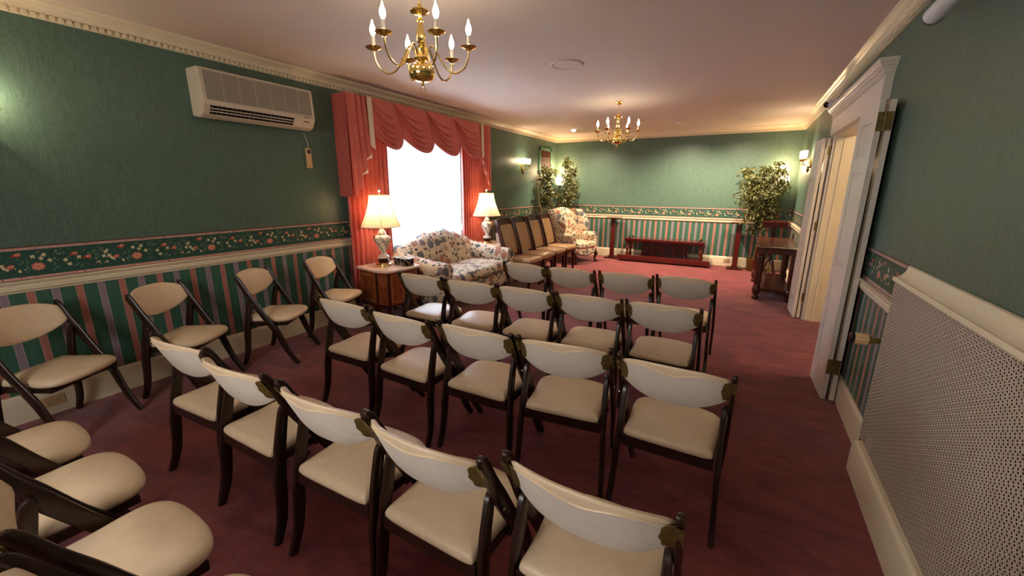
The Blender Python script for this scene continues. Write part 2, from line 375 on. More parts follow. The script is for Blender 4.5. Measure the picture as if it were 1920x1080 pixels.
# printed wallpaper border (flat print: flowers are coloured pieces of the paper)
motif = [('fly', 65, 515), ('red', 210, 470), ('red', 140, 580), ('bud', 205, 615), ('leaf', 240, 535), ('leaf', 268, 575), ('rose', 350, 570), ('wht', 325, 480), ('wht', 385, 495), ('wht', 412, 462),
 ('wht', 450, 512), ('leaf', 505, 430), ('leaf', 535, 450), ('leaf', 490, 445), ('leaf', 490, 580), ('leaf', 470, 595), ('red', 655, 450), ('wht', 575, 510), ('wht', 602, 550), ('leaf', 650, 560), ('leaf', 700, 565), ('leaf', 672, 548),
 ('red', 765, 480), ('wht', 692, 482), ('twig', 830, 430), ('twig', 850, 470), ('twig', 905, 405), ('wht', 935, 430), ('wht', 985, 490), ('wht', 912, 472), ('wht', 962, 468), ('fly', 850, 535), ('fly', 925, 535), ('bud', 1000, 500)]
_r = random.Random(21)
motif = [('sprig' if k < 34 else 'dot', 70+_r.random()*860 if False else int(70+_r.random()*870), 0) for k in range(56)]+motif
motif = [(ty, px, py if py else int(650-.113*(px-350)-30-_r.random()*185)) for ty, px, py in motif]
def border(wall, a, b, parent, off):
    m = MB(); names = ['bgreen', 'bstrip', 'bline', 'rose1', 'rose2', 'rose3', 'bwhite', 'bleaf', 'bleaf2', 'bbud']
    def P(h, z, d): return {'L': (d, h, z), 'B': (h, L-d, z), 'R': (W-d, h, z)}[wall]
    def quad(h0, h1, z0, z1, d, mi): m.add([P(h0, z0, d), P(h1, z0, d), P(h1, z1, d), P(h0, z1, d)], [(0, 1, 2, 3)], mi)
    z0, z1 = ZT-.004, ZB
    m.bb(*{'L': (0, .0008, a, b), 'B': (a, b, L-.0008, L), 'R': (W-.0008, W, a, b)}[wall], z0, z1, mi=0)
    for zz in (z0+.008, z1-.024): quad(a, b, zz, zz+.016, .0012, 1)
    quad(a, b, z1-.006, z1, .0012, 2); quad(a, b, z0, z0+.006, .0012, 2)
    rn = random.Random(3)
    h = a
    while h < b:   # rope squiggle in the strips
        for zz in (z0+.008, z1-.024): quad(h, min(b, h+.012), zz+.004+rn.random()*.006, zz+.007+rn.random()*.006, .0015, 4 if rn.random() < .5 else 2)
        h += .02
    def ell(h, z, ra, rb, ang, d, mi, n=8):
        if h-ra < a or h+ra > b: return
        ca, sa = math.cos(ang), math.sin(ang); pts = [P(h+ra*math.cos(t)*ca-rb*math.sin(t)*sa, z+ra*math.cos(t)*sa+rb*math.sin(t)*ca, d) for t in (2*PI*k/n for k in range(n))]
        m.add(pts, [tuple(range(n))], mi)
    k0 = int((a-off)/.518)-1
    for k in range(k0, int((b-off)/.518)+2):
        rn = random.Random(5)
        for ty, px, py in motif:
            hh = off+.518*k+(px-350)*.000588; zz = .972+(650-.113*(px-350)-py)*.00072
            ra_ = rn.random()*PI
            if ty == 'rose':
                for i in range(7): ell(hh+.019*math.cos(i*.9), zz+.015*math.sin(i*.9), .014, .012, i, .0014+.0001*i, 3)
                for i in range(5): ell(hh+.010*math.cos(i*1.26), zz+.008*math.sin(i*1.26), .009, .007, i, .0022+.0001*i, 5)
                ell(hh, zz, .010, .008, 0, .003, 4); ell(hh, zz, .004, .004, 0, .0032, 5)
            elif ty == 'red':
                for i, (dx, dz) in enumerate(((-.013, -.002), (.012, .004), (0, -.005), (.002, .006))): ell(hh+dx, zz+dz, .013, .008, .3+i, .0014+.0001*i, 3 if i % 2 else 4)
                ell(hh, zz, .006, .004, .5, .002, 5)
            elif ty == 'wht':
                for i in range(4): ell(hh+.007*math.cos(i*1.57+ra_), zz+.007*math.sin(i*1.57+ra_), .0065, .005, i*1.57+ra_, .0014+.0001*i, 6)
                ell(hh, zz, .003, .003, 0, .002, 9)
            elif ty == 'fly':
                ell(hh-.006, zz, .010, .004, .5, .0014, 9); ell(hh+.006, zz+.003, .009, .005, 1.9, .0015, 6)
            elif ty == 'bud':
                ell(hh, zz, .007, .011, .3, .0014, 6); ell(hh, zz+.008, .005, .004, 0, .0016, 9)
            elif ty == 'leaf': ell(hh, zz, .014, .0065, ra_*.5+.1, .0014, 7 if px % 2 else 8)
            elif ty == 'sprig':
                ell(hh, zz, .008, .0028, ra_, .0013, 7 if px % 2 else 8, 6); ell(hh+.006, zz+.004, .006, .0024, ra_+1, .0013, 8, 6)
            elif ty == 'dot': ell(hh, zz, .0038, .0032, ra_, .0013, 6 if px % 3 else 9, 6)
            elif ty == 'twig':
                for i in range(5): ell(hh+.004*i-.008, zz+.012*math.sin(i*2.1), .008, .0022, 1.2+i*.5, .0014, 7)
    o = m.build('wallpaper_border', [M[n] for n in names], parent, 0); o['kind'] = 'stuff'; return o
border('L', YF, WY0, wall_left, .7735); border('L', WY1, L-.002, wall_left, .7735); border('B', .002, W-.002, wall_back, 1.0); border('R', 2.80, DY0-.1, wall_right, 3.30); border('R', DY1+.1, L-.002, wall_right, 3.3)

# window with glass, sash, sill
win = struct(thing('window_1', '', '')); del win['label']; del win['category']
m = MB(); m.bb(-.10, -.02, WY0, WY0+.05, WZ0, WZ1); m.bb(-.10, -.02, WY1-.05, WY1, WZ0, WZ1); m.bb(-.10, -.02, WY0, WY1, WZ0, WZ0+.05); m.bb(-.10, -.02, WY0, WY1, WZ1-.05, WZ1); m.bb(-.08, -.04, 4.54, 4.58, WZ0, WZ1)
m.build('window_frame', M['white'], win, 0)
MB().bb(-.062, -.058, WY0+.05, WY1-.05, WZ0+.05, WZ1-.05).build('window_pane', M['glass'], win, 0)
MB().bb(-.06, .03, WY0-.03, WY1+.03, WZ0-.03, WZ0).build('window_sill', M['white'], win, 0, bevel=.004)
wn2 = struct(thing('added_rear_window', '', '')); del wn2['label']; del wn2['category']  # unseen rear window, invented to carry the fill light
m = MB(); m.bb(a0, a0+.05, YF-.1, YF-.02, b0, b1); m.bb(a1-.05, a1, YF-.1, YF-.02, b0, b1); m.bb(a0, a1, YF-.1, YF-.02, b0, b0+.05); m.bb(a0, a1, YF-.1, YF-.02, b1-.05, b1); m.bb(a0, a1, YF-.08, YF-.04, 1.55, 1.59)
m.build('window_frame', M['white'], wn2, 0)

# ---------------------------------------------------------------- double door: casing, header, four leaves
d1 = struct(thing('door_1', '', '')); del d1['label']; del d1['category']
m = MB()
for s_, y in ((-1, DY0), (1, DY1)):
    y0, y1 = sorted((y, y+s_*.11)); m.bb(W-.022, W, y0, y1, 0, DZ+.02); m.bb(W-.034, W, *(sorted((y+s_*.085, y+s_*.11))), 0, DZ+.02)
m.build('casing', M['white'], d1, 0, bevel=.003)
MB().bb(W-.05, W, DY0-.10, DY1+.10, DZ, 2.345).build('frieze', M['white'], d1, 0, bevel=.002)
prof = [(.05, 2.325), (.058, 2.325), (.058, 2.337), (.064, 2.339), (.066, 2.350), (.078, 2.352), (.082, 2.366), (.090, 2.369), (.092, 2.384), (.100, 2.388), (.104, 2.398), (.106, 2.415), (.0, 2.415), (0, 2.325)]
m = MB(); rings = []
y0, y1 = DY0-.10, DY1+.10
rings = [[(W, y0-(d-.05) if d > .05 else y0, z) for d, z in prof], [(W-d, y0-max(0, d-.05), z) for d, z in prof], [(W-d, y1+max(0, d-.05), z) for d, z in prof], [(W, y1+max(0, d-.05), z) for d, z in prof]]
m.loft(rings); m.build('cornice', M['white'], d1, 30)
de = MB().box((0, 0, 0), (.008, .014, .016)).mesh('dentil', M['white'], 0)
for i in range(88):
    o = bpy.data.objects.new('dentil', de); o.location = (W-.056, y0+.01+i*(y1-y0-.02)/87, 2.312); C.objects.link(o); o.parent = d1
m = MB(); m.bb(W, W+.17, DY0-.0, DY0+.02, 0, DZ); m.bb(W, W+.17, DY1-.02, DY1, 0, DZ); m.bb(W, W+.17, DY0, DY1, DZ-.02, DZ); m.bb(W+.07, W+.10, DY1-.035, DY1-.02, 0, DZ)
m.build('jamb', M['trim'], d1, 0, bevel=.002)
def leaf(x, y0, y1, tilt, hingeends):
    o = MB(); zt, zb = 2.10, .012; wl = y1-y0
    cx, cy = x, (y0+y1)/2
    # the leaf itself is a mesh: stiles and rails around recessed fields
    m = MB(); th = .030; zs = [(.24, .86), (1.0, 1.66), (1.76, 1.98)]
    m.bb(-th/2, th/2, -wl/2, -wl/2+.085, zb, zt); m.bb(-th/2, th/2, wl/2-.085, wl/2, zb, zt)
    zz = [zb]+[k for p in zs for k in p]+[zt]
    for i in range(0, len(zz), 2): m.bb(-th/2, th/2, -wl/2+.085, wl/2-.085, zz[i], zz[i+1])
    root = m.build('door_leaf', M['white'], d1, 0); root.location = (cx, cy, 0); root.rotation_euler.z = tilt
    for za, zb_ in zs:
        p = MB(); yy = wl/2-.085
        for s_ in (-1, 1):
            p.loft([[(s_*.004, -yy, za), (s_*.004, yy, za), (s_*.004, yy, zb_), (s_*.004, -yy, zb_)], [(s_*.008, -yy+.012, za+.012), (s_*.008, yy-.012, za+.012), (s_*.008, yy-.012, zb_-.012), (s_*.008, -yy+.012, zb_-.012)],
                    [(s_*.015, -yy+.04, za+.04), (s_*.015, yy-.04, za+.04), (s_*.015, yy-.04, zb_-.04), (s_*.015, -yy+.04, zb_-.04)]])
        p.build('door_panel', M['white'], root, 0)
    return root
leaf(4.743, 3.575, 4.00, .04, 1); leaf(4.804, 3.575, 4.00, 0, 1)
leaf(4.742, 5.885, 6.33, .04, 1); leaf(4.797, 5.885, 6.33, -.01, 1)
def butt(x, y, z, w=.075, hgt=.088):
    m = MB(); m.bb(x-w/2, x-.010, y-.003, y, z-hgt/2, z+hgt/2); m.bb(x+.010, x+w/2, y-.003, y, z-hgt/2, z+hgt/2)
    for k in range(5): m.lathe([(.0055, 0), (.0055, hgt/5-.002)], 8, (x, y-.004, z-hgt/2+k*hgt/5))
    for k in range(5): m.bb(x-.011, x+.011, y-.002, y-.001, z-hgt/2+k*hgt/5, z-hgt/2+k*hgt/5+.012)
    for sx in (-1, 1):
        for q in (-.3, 0, .3): m.lathe([(.003, 0), (.0035, .004)], 6, (x+sx*w*.28, y-.005, z+q*hgt))
    m.build('hinge', M['brassold'], d1, 30)
for z in (1.97, .275): butt(4.777, 3.574, z, .078, .115)
for z in (1.97, 1.13, .275): butt(4.832, 5.884, z, .07, .10)

# ---------------------------------------------------------------- radiator enclosure, right
rc = thing('radiator_cover', 'cream radiator enclosure with star-perforated metal front, moulded shelf on top, along the right wall', 'radiator cover', (0, 0, 0))
ye, yn = 2.78, YF+.1
m = MB(); prof = [(0, 1.168), (.006, 1.172), (.014, 1.168), (.016, 1.155), (.022, 1.135), (.034, 1.118), (.05, 1.108), (.056, 1.11), (.060, 1.104), (.062, 1.092), (.056, 1.082), (.05, 1.08), (0, 1.08)]
m.loft([[(W-d*1.05, y, z) for d, z in prof] for y in (yn, ye)]); m.build('shelf_moulding', M['trim'], rc, 30)
m = MB(); m.bb(4.797, 4.799, yn, ye, .17, 1.09); m.build('perforated_panel', M['grille'], rc, 0)
MB().bb(4.80, W-.002, ye-.008, ye-.004, .0, 1.09).build('shadow_lining', M['gapshadow'], rc, 0)  # dark sheet added so the end looks shadowed through the holes
m = MB(); m.bb(4.80, W, ye-.004, ye, .0, 1.09); m.bb(4.80, W, yn, yn+.012, 0, 1.09); m.build('end_panel', M['trim'], rc, 0)
m = MB(); m.bb(W-.008, W-.002, yn+.02, ye-.02, .1, 1.08); m.build('shadow_backing', M['gapshadow'], rc, 0)  # dark sheet painting the shadowed interior behind the holes
m = MB(); m.loft([[(x, y, z) for x, z in ((4.753, 0), (4.795, 0), (4.795, .187), (4.775, .187), (4.76, .178), (4.753, .16))] for y in (yn, 2.70)]); m.build('baseboard', M['trim'], rc, 30)
tv = thing('radiator_valve', 'small thermostatic radiator knob, tan ribbed cylinder with black cap, left end of the enclosure', 'valve', (4.797, 2.82, .738), PI/2); tv.scale = (1.2, 1.2, 1.2)
def ylathe(m, prof, n, c, mi=0, nf=0, fl=0):
    rings = []
    for r_, y in prof: rings.append([(c[0]+r_*(1+fl*math.cos(nf*2*PI*i/n))*math.cos(2*PI*i/n), c[1]+y, c[2]+r_*(1+fl*math.cos(nf*2*PI*i/n))*math.sin(2*PI*i/n)) for i in range(n)])
    m.loft(rings, True, True, mi); return m
ylathe(MB(), [(.012, -.01), (.014, 0), (.014, .012), (.011, .014), (.011, .024), (.017, .026), (.017, .034)], 12, (0, 0, 0)).build('valve_body', M['brassold'], tv, 30)
ylathe(MB(), [(.018, .034), (.025, .040), (.026, .084), (.023, .088)], 48, (0, 0, 0), nf=12, fl=.06).build('ribbed_knob', M['remote'], tv, 40)
ylathe(MB(), [(.022, .088), (.025, .090), (.025, .102), (.020, .105)], 16, (0, 0, 0)).build('cap', M['black'], tv, 40)

# ---------------------------------------------------------------- outlets
def outlet(wall, q, z, label, group=None):
    o = thing('wall_outlet', label, 'outlet', {'L': (.022, q, z), 'B': (q, L-.022, z)}[wall], {'L': PI/2, 'B': 0}[wall]+(PI if wall == 'L' else 0))
    # local: -y is out of wall, x along
    m = MB().bb(-.058, .058, -.006, 0, -.036, .036); m.build('cover_plate', M['remote'], o, 0, bevel=.002)
    for sx in (-.026, .026):
        m = MB(); m.prism([(sx+.016*math.cos(t), .017*math.sin(t)) for t in (2*PI*k/14 for k in range(14))], lambda p, k: (p[0], -.006-.002*k, p[1])); r_ = m.build('receptacle', M['remote'], o, 0)
        m = MB(); m.bb(sx-.007, sx-.005, -.0085, -.008, -.002, .008); m.bb(sx+.005, sx+.007, -.0085, -.008, -.002, .008); m.bb(sx-.002, sx+.002, -.0085, -.008, -.011, -.006); m.build('slots', M['black'], r_, 0)
    return o
o = outlet('L', .665, .097, 'horizontal double electrical outlet on the left baseboard beneath the nearest side chair')
o.rotation_euler = (0, 0, PI/2)
outlet('B', 3.866, .109, 'horizontal electrical outlet on the back baseboard by the right pedestal')

# ---------------------------------------------------------------- air conditioner on left wall
ac = thing('air_conditioner', 'beige wall-mounted air conditioner with wide grille on the left wall', 'air conditioner', (0, 1.842, 0))
AL = .99; Z1, Z0 = 2.478, 2.10     # local y 0..AL
pro = [(0, Z0+.02), (.10, Z0), (.155, Z0+.025), (.20, Z0+.10), (.20, Z0+.13), (.185, Z1-.012), (.17, Z1), (0, Z1)]
m = MB().loft([[(x, y, z) for x, z in pro] for y in (0, AL)]); m.build('housing', M['ac'], ac, 0, bevel=.006)
def acf(y, z, d): # point on sloping front
    x = .20+(.185-.20)*(z-(Z0+.13))/((Z1-.012)-(Z0+.13)); return (x+d, y, z)
ga, gb, gc, gd = .03, AL-.03, Z0+.135, Z1-.022
m = MB(); m.add([acf(ga, gc, .002), acf(gb, gc, .002), acf(gb, gd, .002), acf(ga, gd, .002)], [(0, 1, 2, 3)]); m.build('grille_backing', M['acgrey'], ac, 0)
sl = MB().bb(.0005, .004, ga, gb, -.0017, .0017).mesh('grille_slat', M['ac'], 0); n = 26
for i in range(n):
    o = bpy.data.objects.new('grille_slat', sl); z = gc+(gd-gc)*(i+.5)/n; p = acf(0, z, .002); o.location = (p[0], 0, z); C.objects.link(o); o.parent = ac
m = MB()
for y in [ga+(gb-ga)*k/7 for k in range(1, 7)]:
    a, b = acf(y, gc, .006), acf(y, gd, .006); m.tube([a, b], .0022, 4)
m.build('grille_rib', M['ac'], ac, 0)
# air outlet on the lower bevel
def acl(y, k, d):   # along bevel from (.155,Z0+.025) to (.20,Z0+.10)
    ax, az, bx, bz = .155, Z0+.025, .20, Z0+.10; nx, nz = (bz-az), -(bx-ax); l = math.hypot(nx, nz); return (ax+(bx-ax)*k+nx/l*d, y, az+(bz-az)*k+nz/l*d)
m = MB()
m.add([acl(.05, .08, .0015), acl(.77, .08, .0015), acl(.77, .92, .0015), acl(.05, .92, .0015)], [(0, 1, 2, 3)]); m.build('outlet_slot', M['black'], ac, 0)
for k in (.36, .64):
    m = MB(); m.tube([acl(.05, k, .004), acl(.77, k, .004)], .0045, 4); m.build('air_flap', M['ac'], ac, 0)
vm = MB(); a, b = acl(0, .1, .002), acl(0, .9, .002); vm.tube([a, b], .002, 4); vme = vm.mesh('vane', M['acgrey'], 0)
for i in range(20):
    o = bpy.data.objects.new('vane', vme); o.location = (0, .065+i*.037, 0); C.objects.link(o); o.parent = ac
m = MB(); m.add([acl(.87, .62, .002), acl(.93, .62, .002), acl(.93, .72, .002), acl(.87, .72, .002)], [(0, 1, 2, 3)]); m.build('status_mark', M['acdark'], ac, 0)
m = MB(); m.bb(.2002, .2012, .87, .93, Z0+.113, Z0+.12); m.build('nameplate', M['acdark'], ac, 0)
rm = thing('wall_controller', 'slim tan wall controller with small dark display, wired below the air conditioner', 'controller', (.004, 2.845, 1.845))
MB().bb(0, .02, -.03, .03, -.10, .10).build('body', M['remote'], rm, 0, bevel=.004)
MB().bb(.02, .0212, -.016, .02, .045, .085).build('display', M['lcd'], rm, 0)
m = MB(); m.bb(.02, .0208, -.006, .012, .022, .026); m.bb(.02, .0208, -.012, .004, -.088, -.082); m.build('marking', M['acdark'], rm, 0)
MB().tube(cr([(.01, 0, .10), (.012, .004, .14), (.01, -.012, .2), (.012, -.03, .25)], 5), .003, 6).build('cord', M['plastic'], rm)

# ---------------------------------------------------------------- ceiling fixtures
sp = thing('ceiling_speaker', 'round white flush speaker grille set in the ceiling beside the near chandelier', 'speaker', (2.43, 3.955, H))
MB().lathe([(.125, -.006), (.13, -.010), (.15, -.012), (.158, -.006), (.160, 0)], 40, caps=False).build('rim', M['ceil'], sp)
MB().lathe([(.0, -.004), (.06, -.005), (.127, -.006)], 40, caps=False).build('speaker_grille', M['ceil'], sp)
for (x, y, lab, kind) in ((.90, 8.12, 'small eyeball downlight in the ceiling by the far left corner', 1), (2.885, 8.17, 'small domed ceiling light in front of the middle of the back wall', 0), (3.89, 8.14, 'small domed ceiling light nearest the right wall', 0)):
    o = thing('downlight', lab, 'ceiling light', (x, y, H), 0, 'ceiling downlights near the back wall')
    MB().lathe([(.045, -.012), (.062, -.010), (.068, 0)], 24, caps=False).build('trim_ring', M['white'], o)
    if kind: MB().lathe([(.0, -.045), (.025, -.042), (.040, -.028), (.045, -.01)], 20, caps=False).build('eyeball_lens', M['lens'], o)
    else: MB().lathe([(.0, -.038), (.03, -.034), (.050, -.02), (.056, -.006)], 24, caps=False).build('dome_diffuser', M['white'], o)
    l = bpy.data.lights.new('downlight_lamp', 'SPOT'); l.energy = P_DOWN; l.color = (1, .80, .56); l.spot_size = 2.3; l.spot_blend = .8; l.shadow_soft_size = .04
    q = bpy.data.objects.new('downlight_lamp', l); q.location = (0, 0, -.06); q.rotation_euler = (.30, 0, 0); C.objects.link(q); q.parent = o
# security cameras
o = thing('security_camera', 'white box camera with black dome at the far end of the door header', 'camera', (4.79, 6.13, 2.485))
MB().bb(-.04, .06, -.035, .035, -.05, .05).build('camera_housing', M['plastic'], o, 0, bevel=.006)
m = MB().lathe([(.034, 0), (.033, .012), (.026, .03), (.012, .04), (.0, .042)], 20); d = m.build('lens_dome', M['black'], o); d.rotation_euler = (0, -PI/2, 0); d.location = (-.04, 0, 0)
o = thing('security_camera', 'black dome camera on the crown moulding, top right', 'camera', (4.70, 3.13, 2.575))
MB().lathe([(0, -.055), (.03, -.048), (.05, -.02), (.054, 0)], 24).build('lens_dome', M['black'], o)
MB().lathe([(.056, 0), (.062, .0), (.062, .02), (.05, .035), (.05, .11)], 24).build('mount_ring', M['plastic'], o)
o = thing('security_camera', 'white cylindrical bullet camera on the right wall at the top right', 'camera', (4.73, 2.75, 2.345))
m = MB().lathe([(.030, -.10), (.045, -.098), (.046, -.085), (.044, -.08), (.044, .15), (.038, .165), (0, .165)], 28); b = m.build('camera_body', M['plastic'], o)
b.rotation_euler = Euler((math.radians(84), 0, math.radians(3))); b.scale = (.85, .85, .85)
m = MB().lathe([(0, -.100), (.036, -.103), (.046, -.102), (.0485, -.095), (.0475, -.086)], 24, caps=False); k = m.build('lens_ring', M['acgrey'], b); 
m = MB(); m.bb(-.020, .020, .0438, .0446, -.012, -.006); m.build('printed_mark', M['acgrey'], b, 0)
m = MB().tube(cr([(.01, -.09, .02), (.05, -.13, .04), (.115, -.15, .05)], 4), .011, 8); m.build('mount_arm', M['plastic'], o)

# ---------------------------------------------------------------- air vent in far left
vt = thing('wall_vent', 'green framed wall recess with brown louvres high by the far left corner', 'vent', (0, 8.42, 1.80))
m = MB(); hw, hh = .64, .62
m.bb(0, .02, 0, hw, 0, .06); m.bb(0, .02, 0, hw, hh-.06, hh); m.bb(0, .02, 0, .06, 0, hh); m.bb(0, .02, hw-.06, hw, 0, hh); m.build('vent_frame', M['greenpaint'], vt, 0, bevel=.004)
MB().bb(0, .006, .06, hw-.06, .06, hh-.06).build('back_panel', M['ventdark'], vt, 0)
MB().bb(.006, .012, .06, hw-.06, .40, .415).build('cross_bar', M['acgrey'], vt, 0)
lv = MB().box((.01, 0, .485), (.012, .022, .13)).mesh('louvre', M['ventbrown'], 0)
for i in range(10):
    o = bpy.data.objects.new('louvre', lv); o.location = (0, .085+i*.052, 0); o.rotation_euler.z = .0; C.objects.link(o); o.parent = vt

# ---------------------------------------------------------------- folding chair
def blade(path, x_of, th, n_round=1):   # path: (fwd, z, width); swept rounded-rect blade of thickness th in local x
    pts = cr(path, 4); rings = []
    for i, (y, z, w_) in enumerate(pts):
        a = pts[max(i-1, 0)]; b = pts[min(i+1, len(pts)-1)]; dy, dz = b[0]-a[0], b[1]-a[1]; l = math.hypot(dy, dz); ny, nz = -dz/l, dy/l
        x = x_of(z); h = w_/2; c = min(.006, h*.5); t_ = th/2; e = t_-.0045
        rings.append([(x+sx, y+ny*s_, z+nz*s_) for sx, s_ in ((-t_, -h+c), (-e, -h), (e, -h), (t_, -h+c), (t_, h-c), (e, h), (-e, h), (-t_, h-c))])
    return rings
def outline(pts, n=10):  # closed symmetric outline from half pts (x>=0) rear->front
    half = cr(pts, n); return half+[(-x, y) for x, y in reversed(half[1:-1])]
def make_chair():
    t = thing('folding_chair', 'x', 'chair')
    wd = M['chairwood']
    for s_ in (-1, 1):
        arm = [(-.201, .809, .010), (-.196, .801, .026), (-.178, .772, .038), (-.135, .68, .046), (-.088, .59, .056), (-.02, .47, .052), (.045, .365, .056), (.085, .29, .058), (.122, .19, .050), (.162, .10, .044), (.226, 0, .036)]
        m = MB().loft(blade(arm, lambda z: s_*(.238 if z > .36 else .226+.012*(z/.36)), .021)); fl = m.build('front_leg', wd, t, 50)
        rear = [(-.109, .629, .010), (-.112, .622, .024), (-.122, .60, .040), (-.138, .53, .046), (-.158, .44, .050), (-.167, .38, .050), (-.180, .30, .052), (-.188, .2, .048), (-.203, .1, .042), (-.238, 0, .034)]
        m = MB().loft(blade(rear, lambda z: s_*(.236-.020*min(1, z/.5)), .024)); m.build('rear_leg', wd, t, 50)
        m = MB(); vv = [(s_*(.252), -.09, .565)]; rr = []
        for k in (0, 1): rr.append([(s_*(.251+.002*k), -.09+.006*math.cos(a), .56+.006*math.sin(a)) for a in (2*PI*i/8 for i in range(8))])
        m.loft(rr); m.build('pivot_screw', M['screw'], fl, 0)
    m = MB(); m.bb(-.205, .205, -.190, -.172, .338, .396); m.bb(-.205, .205, .135, .152, .355, .392)
    for s_ in (-1, 1): m.bb(s_*.186, s_*.204, -.175, .14, .355, .394)
    m.build('seat_frame', wd, t, 0, bevel=.003)
    # brace that links the rear legs to the seat sides
    m = MB(); m.bb(-.217, .217, .005, .022, .352, .375); m.build('stretcher', wd, t, 0, bevel=.003)
    # seat cushion
    ol = outline([(0, -.196), (.12, -.196), (.183, -.192), (.197, -.176), (.198, -.12), (.203, -.02), (.214, .08), (.205, .145), (.165, .185), (.09, .205), (0, .210)], 5)
    prof = [(.0, .386), (.93, .386), (.975, .392), (1.0, .403), (1.0, .413), (.975, .425), (.93, .433), (.84, .439), (.6, .446), (.3, .450)]
    rings = [[(x*k, y*k if True else y, z) for x, y in ol] for k, z in prof[1:]]
    m = MB().loft(rings, True, True); m.build('seat', M['vinyl'], t, 60)
    # backrest: curved pad, front wraps over the back
    nu, ring = 28, 20
    def cen(u):
        a = abs(u); x = .2265*u; zt = .778+.042*(1-a**3.2); zb = .672-.068*(1-a**2.6); return x, zt, zb, -.060*(1-a**2.6)
    rings = []
    for i in range(nu+1):
        u = -1+2*i/nu; x, zt, zb, by = cen(u); h = (zt-zb)/2; zc = (zt+zb)/2; th = .019*(1-.35*abs(u)**6)
        rg = []
        for k in range(ring):
            a = 2*PI*k/ring; ca, sa = math.cos(a), math.sin(a); e = .45
            q = math.copysign(abs(sa)**e, sa); r_ = math.copysign(abs(ca)**.75, ca)
            if r_ < 0: r_ *= .55
            z = zc+h*q; yy = -.190+(.785-z)*.42+by+th*r_+.004
            if i in (0, nu): yy = yy*.5+.5*(-.190+(.785-z)*.42+by+.004); z = zc+h*q*.93
            rg.append((x, yy, z))
        rings.append(rg)
    m = MB().loft(rings, True, True); n = ring
    br = m.build('backrest', M['vinyl'], t, 60)
    def gap(u): return .016+.030*math.exp(-(u/.36)**2)+.004*abs(u)
    def backpt(u, z, off):
        x, zt, zb, by = cen(u); h = (zt-zb)/2; zc = (zt+zb)/2; th = .019*(1-.35*abs(u)**6)
        q = min(1, abs(z-zc)/h); s1 = q**(1/.45); r_ = -.55*math.sqrt(max(0, 1-s1*s1))**.75
        return (x, -.190+(.785-z)*.42+by+th*r_+.004-off, z)
    def cv(u_, v, off=.0018):
        u = -.965+1.93*u_; x, zt, zb, by = cen(u); za = zt-gap(u); zb2 = zb+.004; return backpt(u, za+(zb2-za)*v, off)
    MB().sheet(lambda a, b, th: cv(a, b, .0018-th), 28, 10, .0016).build('back_cover', M['vinylback'], br, 60)
    MB().tube([backpt(u, cen(u)[1]-gap(u), .0015) for u in [-.975+1.95*i/36 for i in range(37)]], .0030, 6).build('piping', M['vinyl'], br)
    for s_ in (-1, 1):   # scalloped brass hinges
        x0, zt, zb, by = cen(.97); 
        poly = [(0, -.004), (0, .096)]
        for c_, r_ in ((.079, .0155), (.046, .021), (.013, .0155)):
            for k in range(7):
                a = PI/2+PI*k/6; poly.append((-.022+r_*1.1*math.cos(a), c_+r_*math.sin(a)))
        def hp(p, k, s_=s_):
            xl = .238+p[0]; u = xl/.2265; z = .680+p[1]; yy = -.190+(.785-z)*.42-.060*(1-min(1, abs(u)**2.6))-.0085-.0018*k
            return (s_*xl, yy, z)
        m = MB().prism(poly, hp); 
        m.loft([[(s_*(.229+dx), -.190+(.785-z)*.55-.020+dy, z) for dx, dy in ((0, 0), (.020, 0), (.020, -.003), (0, -.003))] for z in (.676, .780)])
        for c_ in (.070, .043, .016):
            q = hp((-.026, c_), 1); m.lathe([(.0035, 0), (.0035, .0015)], 6, (0, 0, 0)) if False else None
        h = m.build('hinge', M['brassold'], t, 0)
        m = MB()
        for px, c_ in ((-.028, .079), (-.034, .046), (-.028, .013)):
            q = hp((px, c_), 1); m.loft([[(q[0]+.0036*math.cos(a), q[1]-.0015*k, q[2]+.0036*math.sin(a)) for a in (2*PI*i/8 for i in range(8))] for k in (0, 1)])
        for zz in (.69, .728, .766): m.loft([[(s_*.239+.0033*math.cos(a), -.190+(.785-zz)*.55-.0235-.0012*k, zz+.0033*math.sin(a)) for a in (2*PI*i/8 for i in range(8))] for k in (0, 1)])
        m.build('screws', M['screw'], h, 0, kind='stuff')
    return t
chair0 = make_chair(); used = [False]
def place(x, y, deg, label, group):
    o = chair0 if not used[0] else copy_tree(chair0); used[0] = True
    o.location = (x, y, 0); o.rotation_euler = (0, 0, math.radians(deg)); o['label'] = label; o['group'] = group
base_l = 'cream folding chair, '
ordn = ['first', 'second', 'third', 'fourth', 'fifth']
rows = [
 ('in the front-facing row of four beyond the others', [(2.187, 3.791, -.7), (2.681, 3.795, 0), (3.194, 3.825, 2.5), (3.705, 3.91, -2.8)], 'folding chairs, farthest row', 'row of four farthest from the camera'),
 ('', [(1.632, 2.851, 1.3), (2.154, 2.855, 4.9), (2.659, 2.88, .6), (3.156, 2.91, 3.0), (3.674, 2.943, -1.1)], 'folding chairs, second row from the far end', 'second row from the far end'),
 ('', [(1.747, 1.941, .9), (2.317, 1.901, -1.3), (2.837, 1.94, 1.2), (3.335, 1.975, 6.9), (3.884, 1.971, -.9)], 'folding chairs, middle row', 'middle row of the block'),
 ('', [(1.66, 1.037, 3.3), (2.197, 1.023, .1), (2.771, 1.031, 1.4), (3.269, 1.03, -1.3), (3.788, 1.083, 0)], 'folding chairs, row of large pale backs nearest the camera', 'nearest row with backs fully in view'),
 ('', [(1.433, .295, -2.8), (1.95, .311, -1.2), (2.502, .298, -2.0), (3.045, .275, 2)], 'folding chairs, partly seen row at lower left', 'row cut off at lower left, mostly seats showing')]
for _, lst, grp, ph in rows:
    for i, (x, y, d) in enumerate(lst): place(x, y, d, base_l+ordn[i]+' from left, '+ph, grp)
